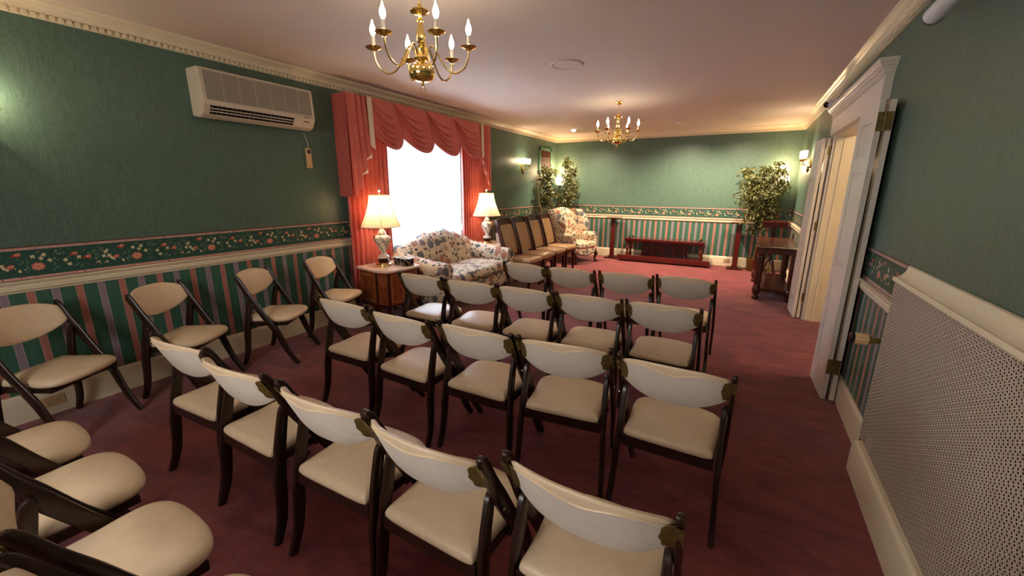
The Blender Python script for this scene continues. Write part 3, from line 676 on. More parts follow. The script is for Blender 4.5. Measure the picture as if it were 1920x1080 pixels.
for i, (x, y, d) in enumerate([(.395, .674, -60.9), (.385, 1.386, -58.6), (.407, 2.094, -57.6), (.335, 2.797, -68.6)]):
    place(x, y, d, base_l+'angled against the striped left wall, '+['nearest the camera', 'second from the camera', 'third from the camera', 'farthest, beside the salmon drapes'][i], 'folding chairs along the left wall')

# ---------------------------------------------------------------- drapery
dr = thing('window_drapery', 'salmon drapery with swags, jabots and pleated side panels around the bright window', 'curtain', (0, 0, 0))
ZV = 2.535
def pleat(y0, y1, z0, z1, x0, n, amp, name, parent, nv=14, ph=0, flare=0, mat='drape'):
    def fn(u, v, th):
        y = y0+(y1-y0)*u; k = 1+.25*math.sin(v*3+u*5); x = x0+amp*k*(.5+.5*math.sin(u*n*2*PI+ph+.5*math.sin(v*2.2)))**.7 if False else x0+amp*k*math.sin(u*n*2*PI+ph+.35*math.sin(v*2.2+u*3))
        return (x+th+flare*v, y+.006*math.sin(v*4+u*9), z1+(z0-z1)*v)
    m = MB().sheet(fn, int(n*10), nv, .004); return m.build(name, M[mat], parent, 70)
pleat(3.20, 3.87, .02, ZV-.02, .105, 9, .026, 'side_panel', dr); pleat(5.40, 6.06, .02, ZV-.02, .105, 9, .026, 'side_panel', dr, ph=1)
sh = pleat(3.80, 5.46, .12, ZV-.05, .045, 30, .010, 'sheer_curtain', None, 6, mat='sheer'); tag(sh, 'white sheer pleated curtain glowing with daylight across the window', 'curtain')
# valance board (return sides and flat front top)
VX = .225
MB().bb(0.005, VX-.02, 3.21, 6.05, ZV-.03, ZV-.005).build('valance_board', M['drape'], dr, 0)
for s_, ye_ in ((1, 3.20), (-1, 6.065)):   # returns
    hb = 1.445 if s_ > 0 else 1.50
    def fn(u, v, th, ye_=ye_, s_=s_, hb=hb): return (.004+(VX-.004)*u, ye_-s_*.012*v*u+th, ZV+(hb-ZV)*v)
    MB().sheet(fn, 4, 10, .004).build('jabot_return', M['drape'], dr, 60)
def jabot(ya, yb, hemA, hemB, sgn, nf, name):
    # ya outer edge, yb inner edge; hem height steps in zigzag from hemA (outer) to hemB (inner)
    n = 48
    def hem(u):
        k = u*nf; f = k-math.floor(k); w_ = max(0, u-.14)/.86; z = hemA+(hemB-hemA)*w_; return z-(.05*(1-abs(2*f-1)) if u > .25 else .0)
    def xo(u, v): return VX+.004+.028*math.sin(u*nf*2*PI)*(.5+.5*v)*(1 if u > .22 else .35)+.015*v
    def fn(u, v, th): y = ya+(yb-ya)*u; zz = ZV+(hem(u)-ZV)*v; return (xo(u, v)+th, y+.02*sgn*v*math.sin(u*nf*2*PI), zz)
    m = MB().sheet(fn, n, 16, .005); o = m.build(name, M['drape'], dr, 70)
    # lining: edge ribbon along the hem zigzag and a wide band down the inner edge
    m = MB()
    for i in range(int(n*.33), n):
        u0_, u1_ = i/n, (i+1)/n; a = fn(u0_, 1, .007); b = fn(u1_, 1, .007); wd0 = .014+.055*abs(math.sin(u0_*nf*PI)); wd1 = .014+.055*abs(math.sin(u1_*nf*PI))
        m.add([a, b, (b[0], b[1], b[2]+wd1), (a[0], a[1], a[2]+wd0)], [(0, 1, 2, 3)])
    m.build('lining_edge', M['lining'], o, 60)
    bw = .068
    m = MB(); zl = hem(1)-.02
    def fb(u, v, th): return (VX+.042+.012*v+th, yb+sgn*(-bw*.7+bw*u), ZV-.004+(zl-ZV-(.035*u if sgn > 0 else 0))*v)
    m.sheet(fb, 3, 10, .004); m.build('lining_band', M['lining'], o, 60)
jabot(3.20, 3.50, 1.45, 2.03, 1, 4, 'jabot'); jabot(6.065, 5.755, 1.50, 2.05, -1, 4, 'jabot')
def swag(ylt, yrt, ylb, yrb):
    def fn(u, v, th):
        m_ = .74-.22*v; q = 1-(abs(m_-u)/m_)**1.9 if u < m_ else 1-((u-m_)/(1-m_))**2.2
        n_ = 6.0; k = v*n_; f = k-math.floor(k); saw = (f if f < .86 else (1-f)/.14*.86) if v < .995 else .9
        e_ = 1-q**.9; dl = .37*v**3.2; dr_ = .37*v**1.3; ed = dl+(dr_-dl)*(1 if u > m_ else (u/m_)**2); z = ZV-.004-ed*e_-(1-e_)*.545*v**.62
        yl = ylt+(ylb-ylt)*v**.9; yr = yrt+(yrb-yrt)*v**.9; y = yl+(yr-yl)*u
        x = VX+.014+q*(.018+.060*v**.8)+.034*(saw-.4)*(.25+.75*q)*min(1, v*5)+.022*(1-u)*(1-.3*v)
        return (x+th, y, z)
    return MB().sheet(fn, 30, 84, .004).build('swag', M['drape'], dr, 45)
swag(3.50, 3.90, 3.50, 4.02); swag(3.815, 4.47, 3.985, 4.61); swag(4.405, 5.06, 4.575, 5.20); swag(4.99, 5.73, 5.165, 5.80)
MB().bb(VX-.004, VX+.008, 3.5, 5.85, ZV-.26, ZV-.004).build('valance_heading', M['drape'], dr, 0)

# ---------------------------------------------------------------- end tables, lamps, small things
def end_table(x, y, rz, mir, label):
    t = thing('end_table', label, 'table', (x, y, 0), rz)
    # plan: hexagonal front, local +x towards the room
    plan = [(-.25, -.24), (.10, -.27), (.25, -.22), (.27, .0), (.25, .22), (.10, .27), (-.25, .24)]
    def pr(sc_, z0, z1, name, mat, bev=0.003): return MB().prism([(px*sc_, py*sc_) for px, py in plan], lambda p, k: (p[0], p[1], z0+(z1-z0)*k)).build(name, mat, t, 0, bevel=bev)
    pr(1.10, .622, .650, 'marble_top', M['marble'], .007); pr(1.0, .24, .622, 'cabinet_body', M['burl']); pr(1.03, .225, .245, 'base_rim', M['darkwood'])
    n = len(plan)
    for i in range(n-1):
        (ax, ay), (bx, by) = plan[i], plan[i+1]; dx, dy = bx-ax, by-ay; l = math.hypot(dx, dy); nx, ny = dy/l, -dx/l; dx, dy = dx/l, dy/l
        if l < .2: continue
        def q(a, z, d): return (ax+dx*a+nx*d, ay+dy*a+ny*d, z)
        m = MB(); w_ = .014
        for (a0_, a1_, z0_, z1_) in ((.03, l-.03, .27, .27+w_), (.03, l-.03, .585-w_, .585), (.03, .03+w_, .27, .585), (l-.03-w_, l-.03, .27, .585)):
            m.add([q(a0_, z0_, .0), q(a1_, z0_, .0), q(a1_, z1_, .0), q(a0_, z1_, .0), q(a0_, z0_, .002), q(a1_, z0_, .002), q(a1_, z1_, .002), q(a0_, z1_, .002)], [(4, 5, 6, 7), (0, 1, 5, 4), (1, 2, 6, 5), (2, 3, 7, 6), (3, 0, 4, 7)])
        m.build('inlay_band', M['burlband'], t, 0)
    for (px, py) in plan[1:3]+plan[4:6]:
        m = MB().tube([(px, py, .62), (px, py, .24)], .014, 8); m.build('corner_post', M['darkwood'], t)
    for (px, py) in ((-.22, -.21), (.20, -.20), (.20, .20), (-.22, .21)):
        sx, sy = (1 if px > 0 else -1), (1 if py > 0 else -1)
        MB().tube([(px, py, .235), (px+.006*sx, py+.006*sy, .16), (px, py, .07), (px+.012*sx, py+.012*sy, .0)], [.024, .02, .013, .015], 8).build('leg', M['darkwood'], t)
    return t
end_table(.47, 3.425, -.10, 1, 'burl wood end table with marble top, beside the near end of the sofa')
end_table(.41, 5.775, 0, -1, 'end table half hidden behind the first tan chair, under the far lamp')
def lamp(x, y, label):
    t = thing('table_lamp', label, 'lamp', (x, y, .65), .3)
    MB().lathe([(.090, 0), (.093, .012), (.088, .022), (.072, .028), (.070, .034)], 24, nf=8, flute=.02).build('base', M['brass'], t)
    MB().lathe([(.05, .034), (.068, .05), (.070, .062), (.052, .075), (.03, .082)], 20).build('lower_block', M['darkwood'], t)
    MB().lathe([(.045, .082), (.066, .088), (.070, .10), (.060, .116), (.032, .132), (.026, .14), (.034, .146), (.026, .152)], 24).build('foot', M['porcelain'], t)
    MB().lathe([(.022, .152), (.034, .175), (.058, .215), (.082, .265), (.092, .30), (.090, .328), (.072, .35), (.045, .362), (.04, .37), (.048, .378), (.044, .39), (.030, .415), (.016, .432)], 40).build('urn', M['swirl'], t)
    for s_ in (-1, 1): MB().tube(cr([(s_*.086, 0, .29), (s_*.112, 0, .315), (s_*.108, 0, .345), (s_*.08, 0, .345)], 4), .007, 6).build('handle', M['burlband'], t)
    MB().tube([(0, 0, .43), (0, 0, .86)], .004, 6).build('rod', M['brass'], t)
    prof = [(.235, .458), (.205, .52), (.175, .59), (.150, .66), (.132, .73), (.122, .80), (.120, .815)]
    m = MB(); nseg = 48; nr = 6
    rings = [[(r_*(1-.035*abs(math.sin(nr/2*2*PI*i/nseg)))*math.cos(2*PI*i/nseg), r_*(1-.035*abs(math.sin(nr/2*2*PI*i/nseg)))*math.sin(2*PI*i/nseg), z) for i in range(nseg)] for r_, z in prof]
    m.loft(rings, True, False); s = m.build('lamp_shade', M['shade'], t, 60)
    for zz, rr in ((.458, .236), (.815, .121)):
        m = MB().tube([(rr*(1-.035*abs(math.sin(3*2*PI*i/nseg)))*math.cos(2*PI*i/nseg), rr*(1-.035*abs(math.sin(3*2*PI*i/nseg)))*math.sin(2*PI*i/nseg), zz) for i in range(nseg+1)], .0045, 6); m.build('shade_trim', M['lining'], s)
    for k in range(6):
        a = 2*PI*k/6; MB().tube([((r_+.001)*math.cos(a), (r_+.001)*math.sin(a), z) for r_, z in prof], .0022, 5).build('shade_rib', M['burlband'], s)
    MB().lathe([(.006, .82), (.008, .835), (.004, .845), (.014, .853), (.017, .866), (.009, .878), (.004, .886)], 14).build('finial', M['porcelain'], t)
    point('lamp_bulb', (0, 0, .66), P_LAMP, WARM, .035, t); return t
lamp(.40, 3.41, 'lit lamp with cream bell shade and porcelain urn, near end of the sofa')
lamp(.38, 5.70, 'lit lamp with cream bell shade, between far sofa arm and tan chairs')
tb = thing('tissue_box', 'black marbled tissue box cover on the near end table beside the lamp', 'box', (.585, 3.545, .65), 1.35)
MB().bb(-.065, .065, -.115, .115, 0, .085).build('box_cover', M['blackmarble'], tb, 0, bevel=.004)
m = MB().grid(lambda u, v: (-.03+.06*u+.01*math.sin(v*5), -.06+.12*v, .086+.022*math.sin(u*PI)*math.sin(v*PI)+.006*math.sin(u*17+v*9)), 10, 12); m.build('tissue', M['plastic'], tb)
o = thing('paper_cup', 'white cup beside the far lamp base', 'cup', (.50, 5.86, .65)); MB().lathe([(.0, .002), (.030, 0), (.042, .155), (.045, .16), (.040, .158), (.028, .01)], 20).build('cup', M['plastic'], o)
o = thing('lotion_bottle', 'clear pump bottle of green gel beside the white cup', 'bottle', (.54, 5.97, .65))
MB().lathe([(.036, 0), (.040, .01), (.040, .13), (.028, .155), (.014, .165), (.014, .175)], 20).build('bottle', M['glass'], o)
MB().lathe([(.034, .004), (.037, .01), (.037, .075)], 20).build('gel', M['greenglass'], o)
m = MB().lathe([(.016, .175), (.016, .19), (.006, .192), (.006, .215)], 12); m.box((.012, 0, .218), (.045, .016, .01)); m.build('pump', M['plastic'], o)

# ---------------------------------------------------------------- loveseat
sf = thing('loveseat', 'camel-back floral loveseat with rolled arms under the window', 'sofa', (.16, 4.60, 0))
# local: x depth (0 back .. .92 front), y width -.86..+.86
HW = .87
def backz(y):
    a = abs(y)/HW; return .64+.175*(1-a**7)+.135*math.exp(-(abs(y)/.47)**2.6)
rings = []
N = 44
for i in range(N+1):
    y = -HW+.03+(2*HW-.06)*i/N; zt = backz(y); ch = .030*abs(math.sin((y/.155)*PI*.5))**.6 ; rg = []
    for (x, z, k) in ((.02, .12, 0), (.02, .40, 0), (.0, zt-.10, 0), (-.015, zt-.04, 0), (.01, zt-.005, 0), (.06, zt+.005, 0), (.115, zt-.03, .5), (.16, zt-.10, 1), (.205, (zt+.42)/2+.02, 1), (.25, .42, 1), (.26, .30, 0), (.26, .12, 0)):
        rg.append((x+ch*k, y, z+ch*(.5 if z > .6 else 0)))
    rings.append(rg)
MB().loft(rings).build('back', M['floral'], sf, 60)
for s_ in (-1, 1):  # arms with rolled front scrolls
    rings = []
    for i in range(13):
        x = .06+.80*i/12; k = i/12; R_ = .118; zc = .545+.09*(1-k)**1.6; yc = s_*(HW-.115+.018*k); rg = []
        if i == 12: R_ *= .93
        for j in range(20):
            a = -PI/2+2*PI*j/20
            yy = yc+R_*math.cos(a)*1.0; zz = zc+R_*math.sin(a)*.95
            if math.sin(a) < -.3: zz = .13 if math.sin(a) < -.6 else zc-.12; yy = yc+.085*math.copysign(1, math.cos(a)) if abs(math.cos(a)) > .2 else yc
            rg.append((x, yy, zz))
        rings.append(rg)
    a_ = MB().loft(rings).build('arm', M['floral'], sf, 60)
    sp_ = [(.862+.004, s_*(HW-.097)+(.09-.0032*t)*math.cos(t*.33), .545+(.085-.003*t)*math.sin(t*.33)) for t in range(26)]
    MB().tube(sp_, .006, 6).build('scroll_piping', M['floral'], a_)
m = MB(); rings = []
for (x, z, k) in ((.20, .33, .0), (.80, .33, .0), (.865, .345, 0), (.885, .385, 0), (.88, .43, 0), (.85, .46, 0), (.78, .472, 0), (.5, .485, 0), (.22, .475, 0)):
    rings.append([(x+(.012*math.cos(y*3) if x > .7 else 0), y, z+(.006*math.cos(y*2.6))) for y in [(-.645+1.29*i/16) for i in range(17)]])
m.loft([list(r_) for r_ in zip(*rings)]); m.build('seat_cushion', M['floral'], sf, 60)
MB().tube([(.89+.012*math.cos(y*3), y, .40) for y in [(-.645+1.29*i/16) for i in range(17)]], .006, 6).build('cushion_piping', M['floral'], sf)
rings = []
for i in range(33):   # serpentine apron
    y = -HW+.05+(2*HW-.1)*i/32; zb = .145-.035*math.cos(y*7.2)**2; rings.append([(.05, y, .33), (.05, y, zb), (.84+.01*math.cos(y*3), y, zb), (.85+.012*math.cos(y*3), y, .33)])
MB().loft(rings).build('apron', M['floral'], sf, 50)
MB().tube([(.852+.011*math.cos(y*3), y, .143-.035*math.cos(y*7.2)**2) for y in [(-HW+.05+(2*HW-.1)*i/32) for i in range(33)]], .012, 6).build('wood_rail', M['darkwood'], sf)
for sx, sy in ((.80, -1), (.80, 1), (.08, -1), (.08, 1)):
    MB().tube([(sx, sy*(HW-.10), .17), (sx+.03, sy*(HW-.085), .11), (sx+.01, sy*(HW-.095), .05), (sx+.04, sy*(HW-.08), .012), (sx+.045, sy*(HW-.078), 0)], [.045, .034, .018, .024, .02], 10).build('leg', M['darkwood'], sf)

# ---------------------------------------------------------------- tan dining chairs
def tan_chair():
    t = thing('dining_chair', 'x', 'chair')     # local +x forward
    def prof(z): # back rake: x at height z
        return -.20-.17*((z-.42)/.64)**1.5 if z > .42 else -.20-.03*(1-z/.42)
    for s_ in (-1, 1):
        zz = [0, .12, .25, .42, .55, .68, .8, .92, 1.0, 1.055]; rings = []
        for z in zz:
            x = prof(z); wd = .030+.014*math.exp(-((z-.45)/.2)**2); rings.append([(x-wd, s_*.212-.017, z), (x+wd, s_*.212-.017, z), (x+wd, s_*.212+.017, z), (x-wd, s_*.212+.017, z)])
        MB().loft(rings).build('rear_leg', M['darkwood'], t, 30, bevel=.003)
        MB().loft([[(.215+dx*k, s_*.19+dy*k, z) for dx, dy in ((-1, -1), (1, -1), (1, 1), (-1, 1))] for z, k in ((0, .016), (.15, .02), (.40, .026))]).build('front_leg', M['darkwood'], t, 30, bevel=.003)
    m = MB(); rg = []
    for i in range(11):
        u = -1+.2*i; b = -.022*(1-u*u); a0_, a1_ = prof(.975), prof(1.068)
        rg.append([(a0_+b-.012, .2*u, .968), (a0_+b+.016, .2*u, .968), (a1_+b+.016, .2*u*1.08, 1.06+.012*(1-u*u)), (a1_+b-.012, .2*u*1.08, 1.066+.012*(1-u*u))])
    m.loft(rg).build('top_rail', M['darkwood'], t, 40)
    m = MB(); m.sheet(lambda u, v, th: (prof(.50+.47*v)+.018*(1 if th else 0)-.004+th*0-.02*(1-(2*u-1)**2), -.196+.392*u, .50+.47*v), 8, 14, .018); m.build('back_panel', M['tan'], t, 50)
    MB().bb(-.215, .235, -.205, .205, .345, .412).build('seat_frame', M['darkwood'], t, 0, bevel=.004)
    ol = outline([(0, -.235), (.14, -.235), (.20, -.225), (.215, -.15), (.235, .1), (.235, .235), (.20, .262), (.1, .272), (0, .275)], 4)
    m = MB().loft([[(y*k, x*k, z) for x, y in ol] for k, z in ((.97, .412), (1, .425), (1, .445), (.97, .462), (.88, .474), (.6, .482), (.3, .486))]); m.build('seat', M['tan'], t, 60)
    return t
t0 = tan_chair()
for i, y in enumerate((5.72, 6.25, 6.79, 7.33)):
    o = t0 if i == 0 else copy_tree(t0)
    o.location = (1.045-.012*i, y, 0); o['group'] = 'tan chairs side by side along the left wall'
    o['label'] = 'high-backed tan dining chair, '+['first in its row, next to the sofa arm', 'second from the sofa', 'third from the sofa', 'last in its row, next to the floral wing chair'][i]

# ---------------------------------------------------------------- wing chair
wc = thing('wing_chair', 'floral wing chair with rolled arms and carved cabriole legs in the far left corner', 'armchair', (.91, 8.34, 0), math.radians(-21))
# local +x forward; depth -.42..+.42, width -.37..+.37
rings = []
for i in range(25):
    y = -.33+.66*i/24; a = abs(y)/.33; zt = 1.13-.07*a**2.2+.0; rg = []
    for x, z, k in ((-.36, .2, 0), (-.40, .6, 0), (-.45, zt-.08, 0), (-.45, zt-.02, 0), (-.41, zt+.01, 0), (-.36, zt-.02, 1), (-.315, zt-.12, 1), (-.27, .8, 1), (-.22, .55, 1), (-.20, .42, 1), (-.2, .2, 0)):
        rg.append((x+k*(.03*(1-a*a)), y, z))
    rings.append(rg)
MB().loft(rings).build('back', M['floral'], wc, 60)
for s_ in (-1, 1):
    rings = []
    for i in range(13):   # wing: tall curved side
        v = i/12; z = .50+.60*v; xf = -.36+.50*math.sin(PI*min(1, .20+.62*(1-v)))**.9*(1-.25*v); yc = s_*(.335+.03*math.sin(v*PI)); th = .042
        rings.append([(-.42, yc-th, z), (xf*.6-.42*.4, yc-th*1.1, z), (xf, yc-th*.6, z), (xf+.02, yc, z), (xf, yc+th*.6, z), (xf*.6-.42*.4, yc+th*1.1, z), (-.42, yc+th, z)])
    MB().loft(rings).build('wing', M['floral'], wc, 60)
    rings = []
    for i in range(11):
        x = -.30+.62*i/10; R_ = .075 if i < 10 else .068; zc = .565; yc = s_*(.335+.01*i/10); rg = []
        for j in range(16):
            a = -PI/2+2*PI*j/16; yy = yc+R_*math.cos(a); z = zc+R_*math.sin(a)
            if math.sin(a) < -.5: z = .2; yy = yc+.05*(1 if math.cos(a) > 0.05 else (-1 if math.cos(a) < -.05 else 0))
            rg.append((x, yy, z))
        rings.append(rg)
    MB().loft(rings).build('arm', M['floral'], wc, 60)
m = MB(); ol = outline([(0, -.24), (.2, -.24), (.26, -.22), (.275, 0), (.275, .25), (.30, .33), (.29, .385), (.2, .40), (0, .405)], 4)
m.loft([[(y*k, x*k, z) for x, y in ol] for k, z in ((.97, .33), (1, .35), (1.0, .41), (.97, .435), (.88, .448), (.5, .458))]); m.build('seat_cushion', M['floral'], wc, 60)
MB().tube([(y*1.005, x*1.005, .375) for x, y in ol+ol[:1]], .006, 6).build('cushion_piping', M['floral'], wc)
rings = []
for i in range(17):
    y = -.34+.68*i/16; rings.append([(-.36, y, .32), (-.36, y, .2), (.37, y, .20-.025*math.cos(y*9)), (.37, y, .33)])
MB().loft(rings).build('apron', M['floral'], wc, 50)
MB().tube([(.375, y, .195-.025*math.cos(y*9)) for y in [(-.34+.68*i/16) for i in range(17)]], .011, 6).build('wood_rail', M['darkwood'], wc)
for sx, sy in ((.33, -1), (.33, 1), (-.33, -1), (-.33, 1)):
    MB().tube([(sx, sy*.30, .24), (sx+.04, sy*.325, .17), (sx+.015, sy*.31, .09), (sx+.02, sy*.31, .05), (sx+.045, sy*.325, .03), (sx+.04, sy*.32, .0)], [.05, .040, .022, .02, .036, .03], 12).build('leg', M['darkwood'], wc)

# ---------------------------------------------------------------- bier, pedestals
bi = thing('casket_stand', 'low red mahogany bier with turned corner posts, centred at the back wall', 'stand', (2.66, 9.10, 0))
bw, bd = .93, .235
MB().bb(-bw, bw, -bd, bd, .035, .135).build('plinth', M['mahog'], bi, 0, bevel=.008)
MB().bb(-bw+.04, bw-.04, -bd+.04, bd-.04, 0, .035).build('plinth_base', M['darkwood'], bi, 0)
MB().bb(-.80, .80, -.20, .22, .455, .50).build('top', M['mahog'], bi, 0, bevel=.006)
MB().bb(-.78, .78, -.18, .20, .43, .455).build('top_moulding', M['mahog'], bi, 0, bevel=.005)
tp = [(.036, .135), (.036, .16), (.024, .17), (.032, .19), (.020, .215), (.030, .25), (.034, .28), (.022, .30), (.030, .32), (.018, .34), (.030, .365), (.040, .40), (.044, .43)]
for sx in (-1, 1):
    for yy in (-.14, .15): MB().lathe(tp, 14, (sx*.735, yy, 0)).build('turned_post', M['mahog'], bi)
for sx in (-1, 1):
    for yy in (-.13, .17):
        m = MB().lathe([(.022, .50), (.022, .512), (.012, .518), (.014, .53), (0, .532)], 10, (sx*.70, yy, 0)); m.build('bumper', M['black'], bi)
m = MB(); m.bb(-.46, .46, .02, .05, .135, .43); bp = m.build('back_panel', M['darkwood'], bi, 0)
for i in range(5): MB().bb(-.46+.215*i-.0, -.46+.215*i+.03, .0, .02, .135, .43).build('stile', M['mahog'], bp, 0, bevel=.003)
def pedestal(x, y, label):
    t = thing('pedestal', label, 'stand', (x, y, 0))
    MB().bb(-.135, .135, -.135, .135, 0, .035).build('base_plate', M['darkwood'], t, 0, bevel=.006)
    MB().bb(-.075, .075, -.075, .075, .035, .06).build('base_block', M['mahog'], t, 0, bevel=.006)
    MB().bb(-.048, .048, -.048, .048, .06, .90).build('column', M['mahog'], t, 0, bevel=.006)
    MB().bb(-.155, .155, -.135, .135, .90, .915).build('top_plate', M['tablewood'], t, 0, bevel=.004)
pedestal(1.535, 9.16, 'slim square red mahogany pedestal, left of the low bier')
pedestal(4.02, 9.08, 'slim square red mahogany pedestal, right of the low bier')

# ---------------------------------------------------------------- console table and podium
ct = thing('console_table', 'brown carved table with thick fluted legs and lower shelf by the right wall', 'table', (4.55, 7.34, 0))
hx, hy = .245, .70
pl = [(-hx-.02, -hy+.03), (-hx+.03, -hy-.02), (-.06, -hy+.02), (.06, -hy+.02), (hx-.03, -hy-.02), (hx+.02, -hy+.03), (hx, -hy+.12), (hx, hy-.12), (hx+.02, hy-.03), (hx-.03, hy+.02), (-hx+.03, hy+.02), (-hx-.02, hy-.03), (-hx, hy-.12), (-hx, -hy+.12)]
MB().prism(pl, lambda p, k: (p[0], p[1], .735+.025*k)).build('table_top', M['tablewood'], ct, 0, bevel=.006)
MB().prism([(a*.93, b*.97) for a, b in pl], lambda p, k: (p[0], p[1], .66+.075*k)).build('apron', M['tablewood'], ct, 0, bevel=.004)
MB().prism([(a*.86, b*.95) for a, b in pl], lambda p, k: (p[0], p[1], .125+.035*k)).build('lower_shelf', M['tablewood'], ct, 0, bevel=.005)
for sx in (-1, 1):
    for sy in (-1, 1):
        c_ = (sx*(hx-.045), sy*(hy-.06), 0); lg = MB().lathe([(.03, 0), (.048, .012), (.05, .035), (.034, .055), (.036, .075), (.052, .09), (.055, .115), (.055, .165), (.046, .18), (.05, .195), (.040, .21)], 20, c_); lo = lg.build('leg', M['tablewood'], ct)
        MB().lathe([(.036, .21), (.043, .24), (.046, .42), (.045, .60)], 48, c_, nf=12, flute=.05).build('fluted_shaft', M['tablewood'], lo, 70)
        MB().lathe([(.040, .60), (.052, .61), (.050, .625), (.042, .635), (.050, .65), (.052, .665)], 20, c_).build('capital', M['tablewood'], lo)
pd = thing('podium', 'red mahogany lectern with flat top and splayed feet, behind the brown table', 'lectern', (4.55, 8.42, 0))
MB().bb(-.185, .185, -.14, .14, .91, .99).build('top_box', M['mahog'], pd, 0, bevel=.006)
MB().bb(-.195, .195, -.15, .15, .985, 1.0).build('top_lid', M['mahog'], pd, 0, bevel=.004)
MB().bb(-.032, .032, -.032, .032, .34, .91).build('post', M['darkwood'], pd, 0, bevel=.006)
MB().lathe([(.05, .30), (.052, .36), (.036, .40), (.04, .42), (.03, .46)], 12).build('collar', M['darkwood'], pd)
for a in (PI/4, 3*PI/4, 5*PI/4, 7*PI/4):
    ca, sa = math.cos(a), math.sin(a); MB().tube([(0, 0, .36), (.06*ca, .06*sa, .30), (.12*ca, .12*sa, .14), (.17*ca, .17*sa, .03), (.2*ca, .2*sa, .015)], [.03, .028, .022, .02, .014], 8).build('foot', M['darkwood'], pd)

# ---------------------------------------------------------------- ficus trees and torchieres
def ficus(x, y, label, blobs, trunk, seed, potr, potmat, nl, lo=.055, pot=True):
    t = thing('potted_ficus', label, 'tree', (x, y, 0)); rn = random.Random(seed)
    MB().lathe([(potr*.75, 0), (potr*.8, .01), (potr, .22), (potr*1.06, .235), (potr*1.06, .25), (potr*.95, .25), (potr*.9, .22), (0, .22)], 24, caps=False).build('pot', potmat, t)
    for tr_ in trunk:
        MB().tube(cr(tr_, 6), [max(.006, .016-.010*i/(6*(len(tr_)-1))) for i in range(6*(len(tr_)-1)+1)], 7).build('trunk', M['bark'], t)
    m = MB(); br = MB()
    tot = sum(b[3]**2 for b in blobs)
    for bx, by, bz, R_ in blobs:
        k = int(nl*R_*R_/tot); nb = max(3, k//28)
        for b_ in range(nb):
            d = Vector((rn.gauss(0, 1), rn.gauss(0, 1), rn.gauss(0, .9))).normalized(); p0 = Vector((bx, by, bz)); L_ = R_*(.55+.6*rn.random())
            p1 = p0+d*L_*.6; p2 = p0+d*L_+Vector((0, 0, -.10*rn.random()-.02))
            br.tube([p0, p1, p2], [.004, .003, .0015], 4)
            for q in range(k//nb):
                u = .25+.8*rn.random(); p = p0.lerp(p1, min(1, u*1.6)) if u < .62 else p1.lerp(p2, (u-.62)/.38)
                p = p+Vector((rn.gauss(0, .028), rn.gauss(0, .028), rn.gauss(0, .028)))
                wx, wy = x+p.x, y+p.y
                p.x = min(max(p.x, .03-x+.02), W-.05-x); p.y = min(p.y, L-.05-y)
                dr_ = Vector((rn.gauss(0, .6), rn.gauss(0, .6), -.55+rn.gauss(0, .5))).normalized(); ln = lo*(.7+.6*rn.random()); wdt = ln*.19
                sd = dr_.cross(Vector((rn.gauss(0, 1), rn.gauss(0, 1), rn.gauss(0, 1)))).normalized(); nm = dr_.cross(sd)
                a = p; b = p+dr_*ln*.45; c_ = p+dr_*ln
                m.add([a, b+sd*wdt+nm*.003, c_, b-sd*wdt+nm*.003, b-nm*.002], [(0, 1, 4), (1, 2, 4), (2, 3, 4), (3, 0, 4)])
    br.build('branches', M['bark'], t); f = m.build('foliage', M['leaf'], t, 0); f['kind'] = 'stuff'; return t
ficus(.45, 9.02, 'slender ficus tree with pale trunk behind the wing chair, right of the globe',
      [(.06, -.1, 1.98, .24), (.14, -.12, 1.78, .25), (.0, -.12, 2.12, .16), (.16, -.12, 1.58, .22), (.12, -.13, 1.40, .22), (.02, -.1, 1.28, .20), (-.12, -.1, 1.42, .16)], [[(0, 0, .2), (.02, 0, .7), (.03, 0, 1.1), (.08, 0, 1.5), (.12, 0, 2.0)]], 4, .13, M['darkwood'], 1500, .072)
ficus(.15, 8.07, 'bushy ficus tree against the left wall beneath the green vent frame',
      [(.06, .22, 1.90, .19), (.11, .22, 1.70, .21), (.12, .23, 1.50, .21), (.14, .22, 1.30, .19), (.2, .24, 1.9, .12)], [[(0, 0, .2), (.06, .04, .7), (.10, .05, 1.0), (.02, .02, 1.3), (.0, 0, 1.8)]], 9, .10, M['darkwood'], 1500, .072)
ficus(4.33, 9.02, 'wide drooping ficus in front of the right globe lamp',
      [(-.18, 0, 1.70, .30), (.06, -.02, 1.72, .26), (-.10, -.05, 1.48, .34), (.16, -.05, 1.45, .26), (-.18, -.04, 1.26, .28), (.10, -.08, 1.22, .28), (-.04, -.1, 1.05, .24), (-.10, -.05, .84, .16), (.20, 0, 1.95, .13), (-.30, 0, 1.88, .14), (-.02, 0, 1.9, .14), (.26, -.1, 1.62, .20), (.24, -.12, 1.84, .10)],
      [[(0, 0, .2), (.02, 0, .7), (-.02, 0, 1.2), (0, 0, 1.6)], [(.03, .02, .2), (.08, 0, .8), (.06, 0, 1.4)]], 12, .12, M['brassold'], 4200, .074)
def torch(x, y, z, label):
    t = thing('torchiere', label, 'lamp', (x, y, 0))
    MB().lathe([(.13, 0), (.135, .012), (.10, .03), (.03, .05), (.02, .07)], 24).build('base', M['brassold'], t)
    MB().tube([(0, 0, .06), (0, 0, z-.13)], .011, 10).build('pole', M['brassold'], t)
    MB().lathe([(.012, z-.15), (.03, z-.14), (.05, z-.12), (.045, z-.10)], 16).build('holder', M['brassold'], t)
    MB().lathe([(.04, z-.115), (.085, z-.085), (.115, z-.03), (.122, z+.02), (.105, z+.07), (.07, z+.105), (.045, z+.12)], 24, caps=False).build('glass_shade', M['globe'], t)
    point('torch_bulb', (0, 0, z+.22), P_TORCH, (1, .62, .34), .06, t)
torch(.20, 9.15, 1.72, 'lit globe torchiere glowing between the two ficus trees in the far left corner')
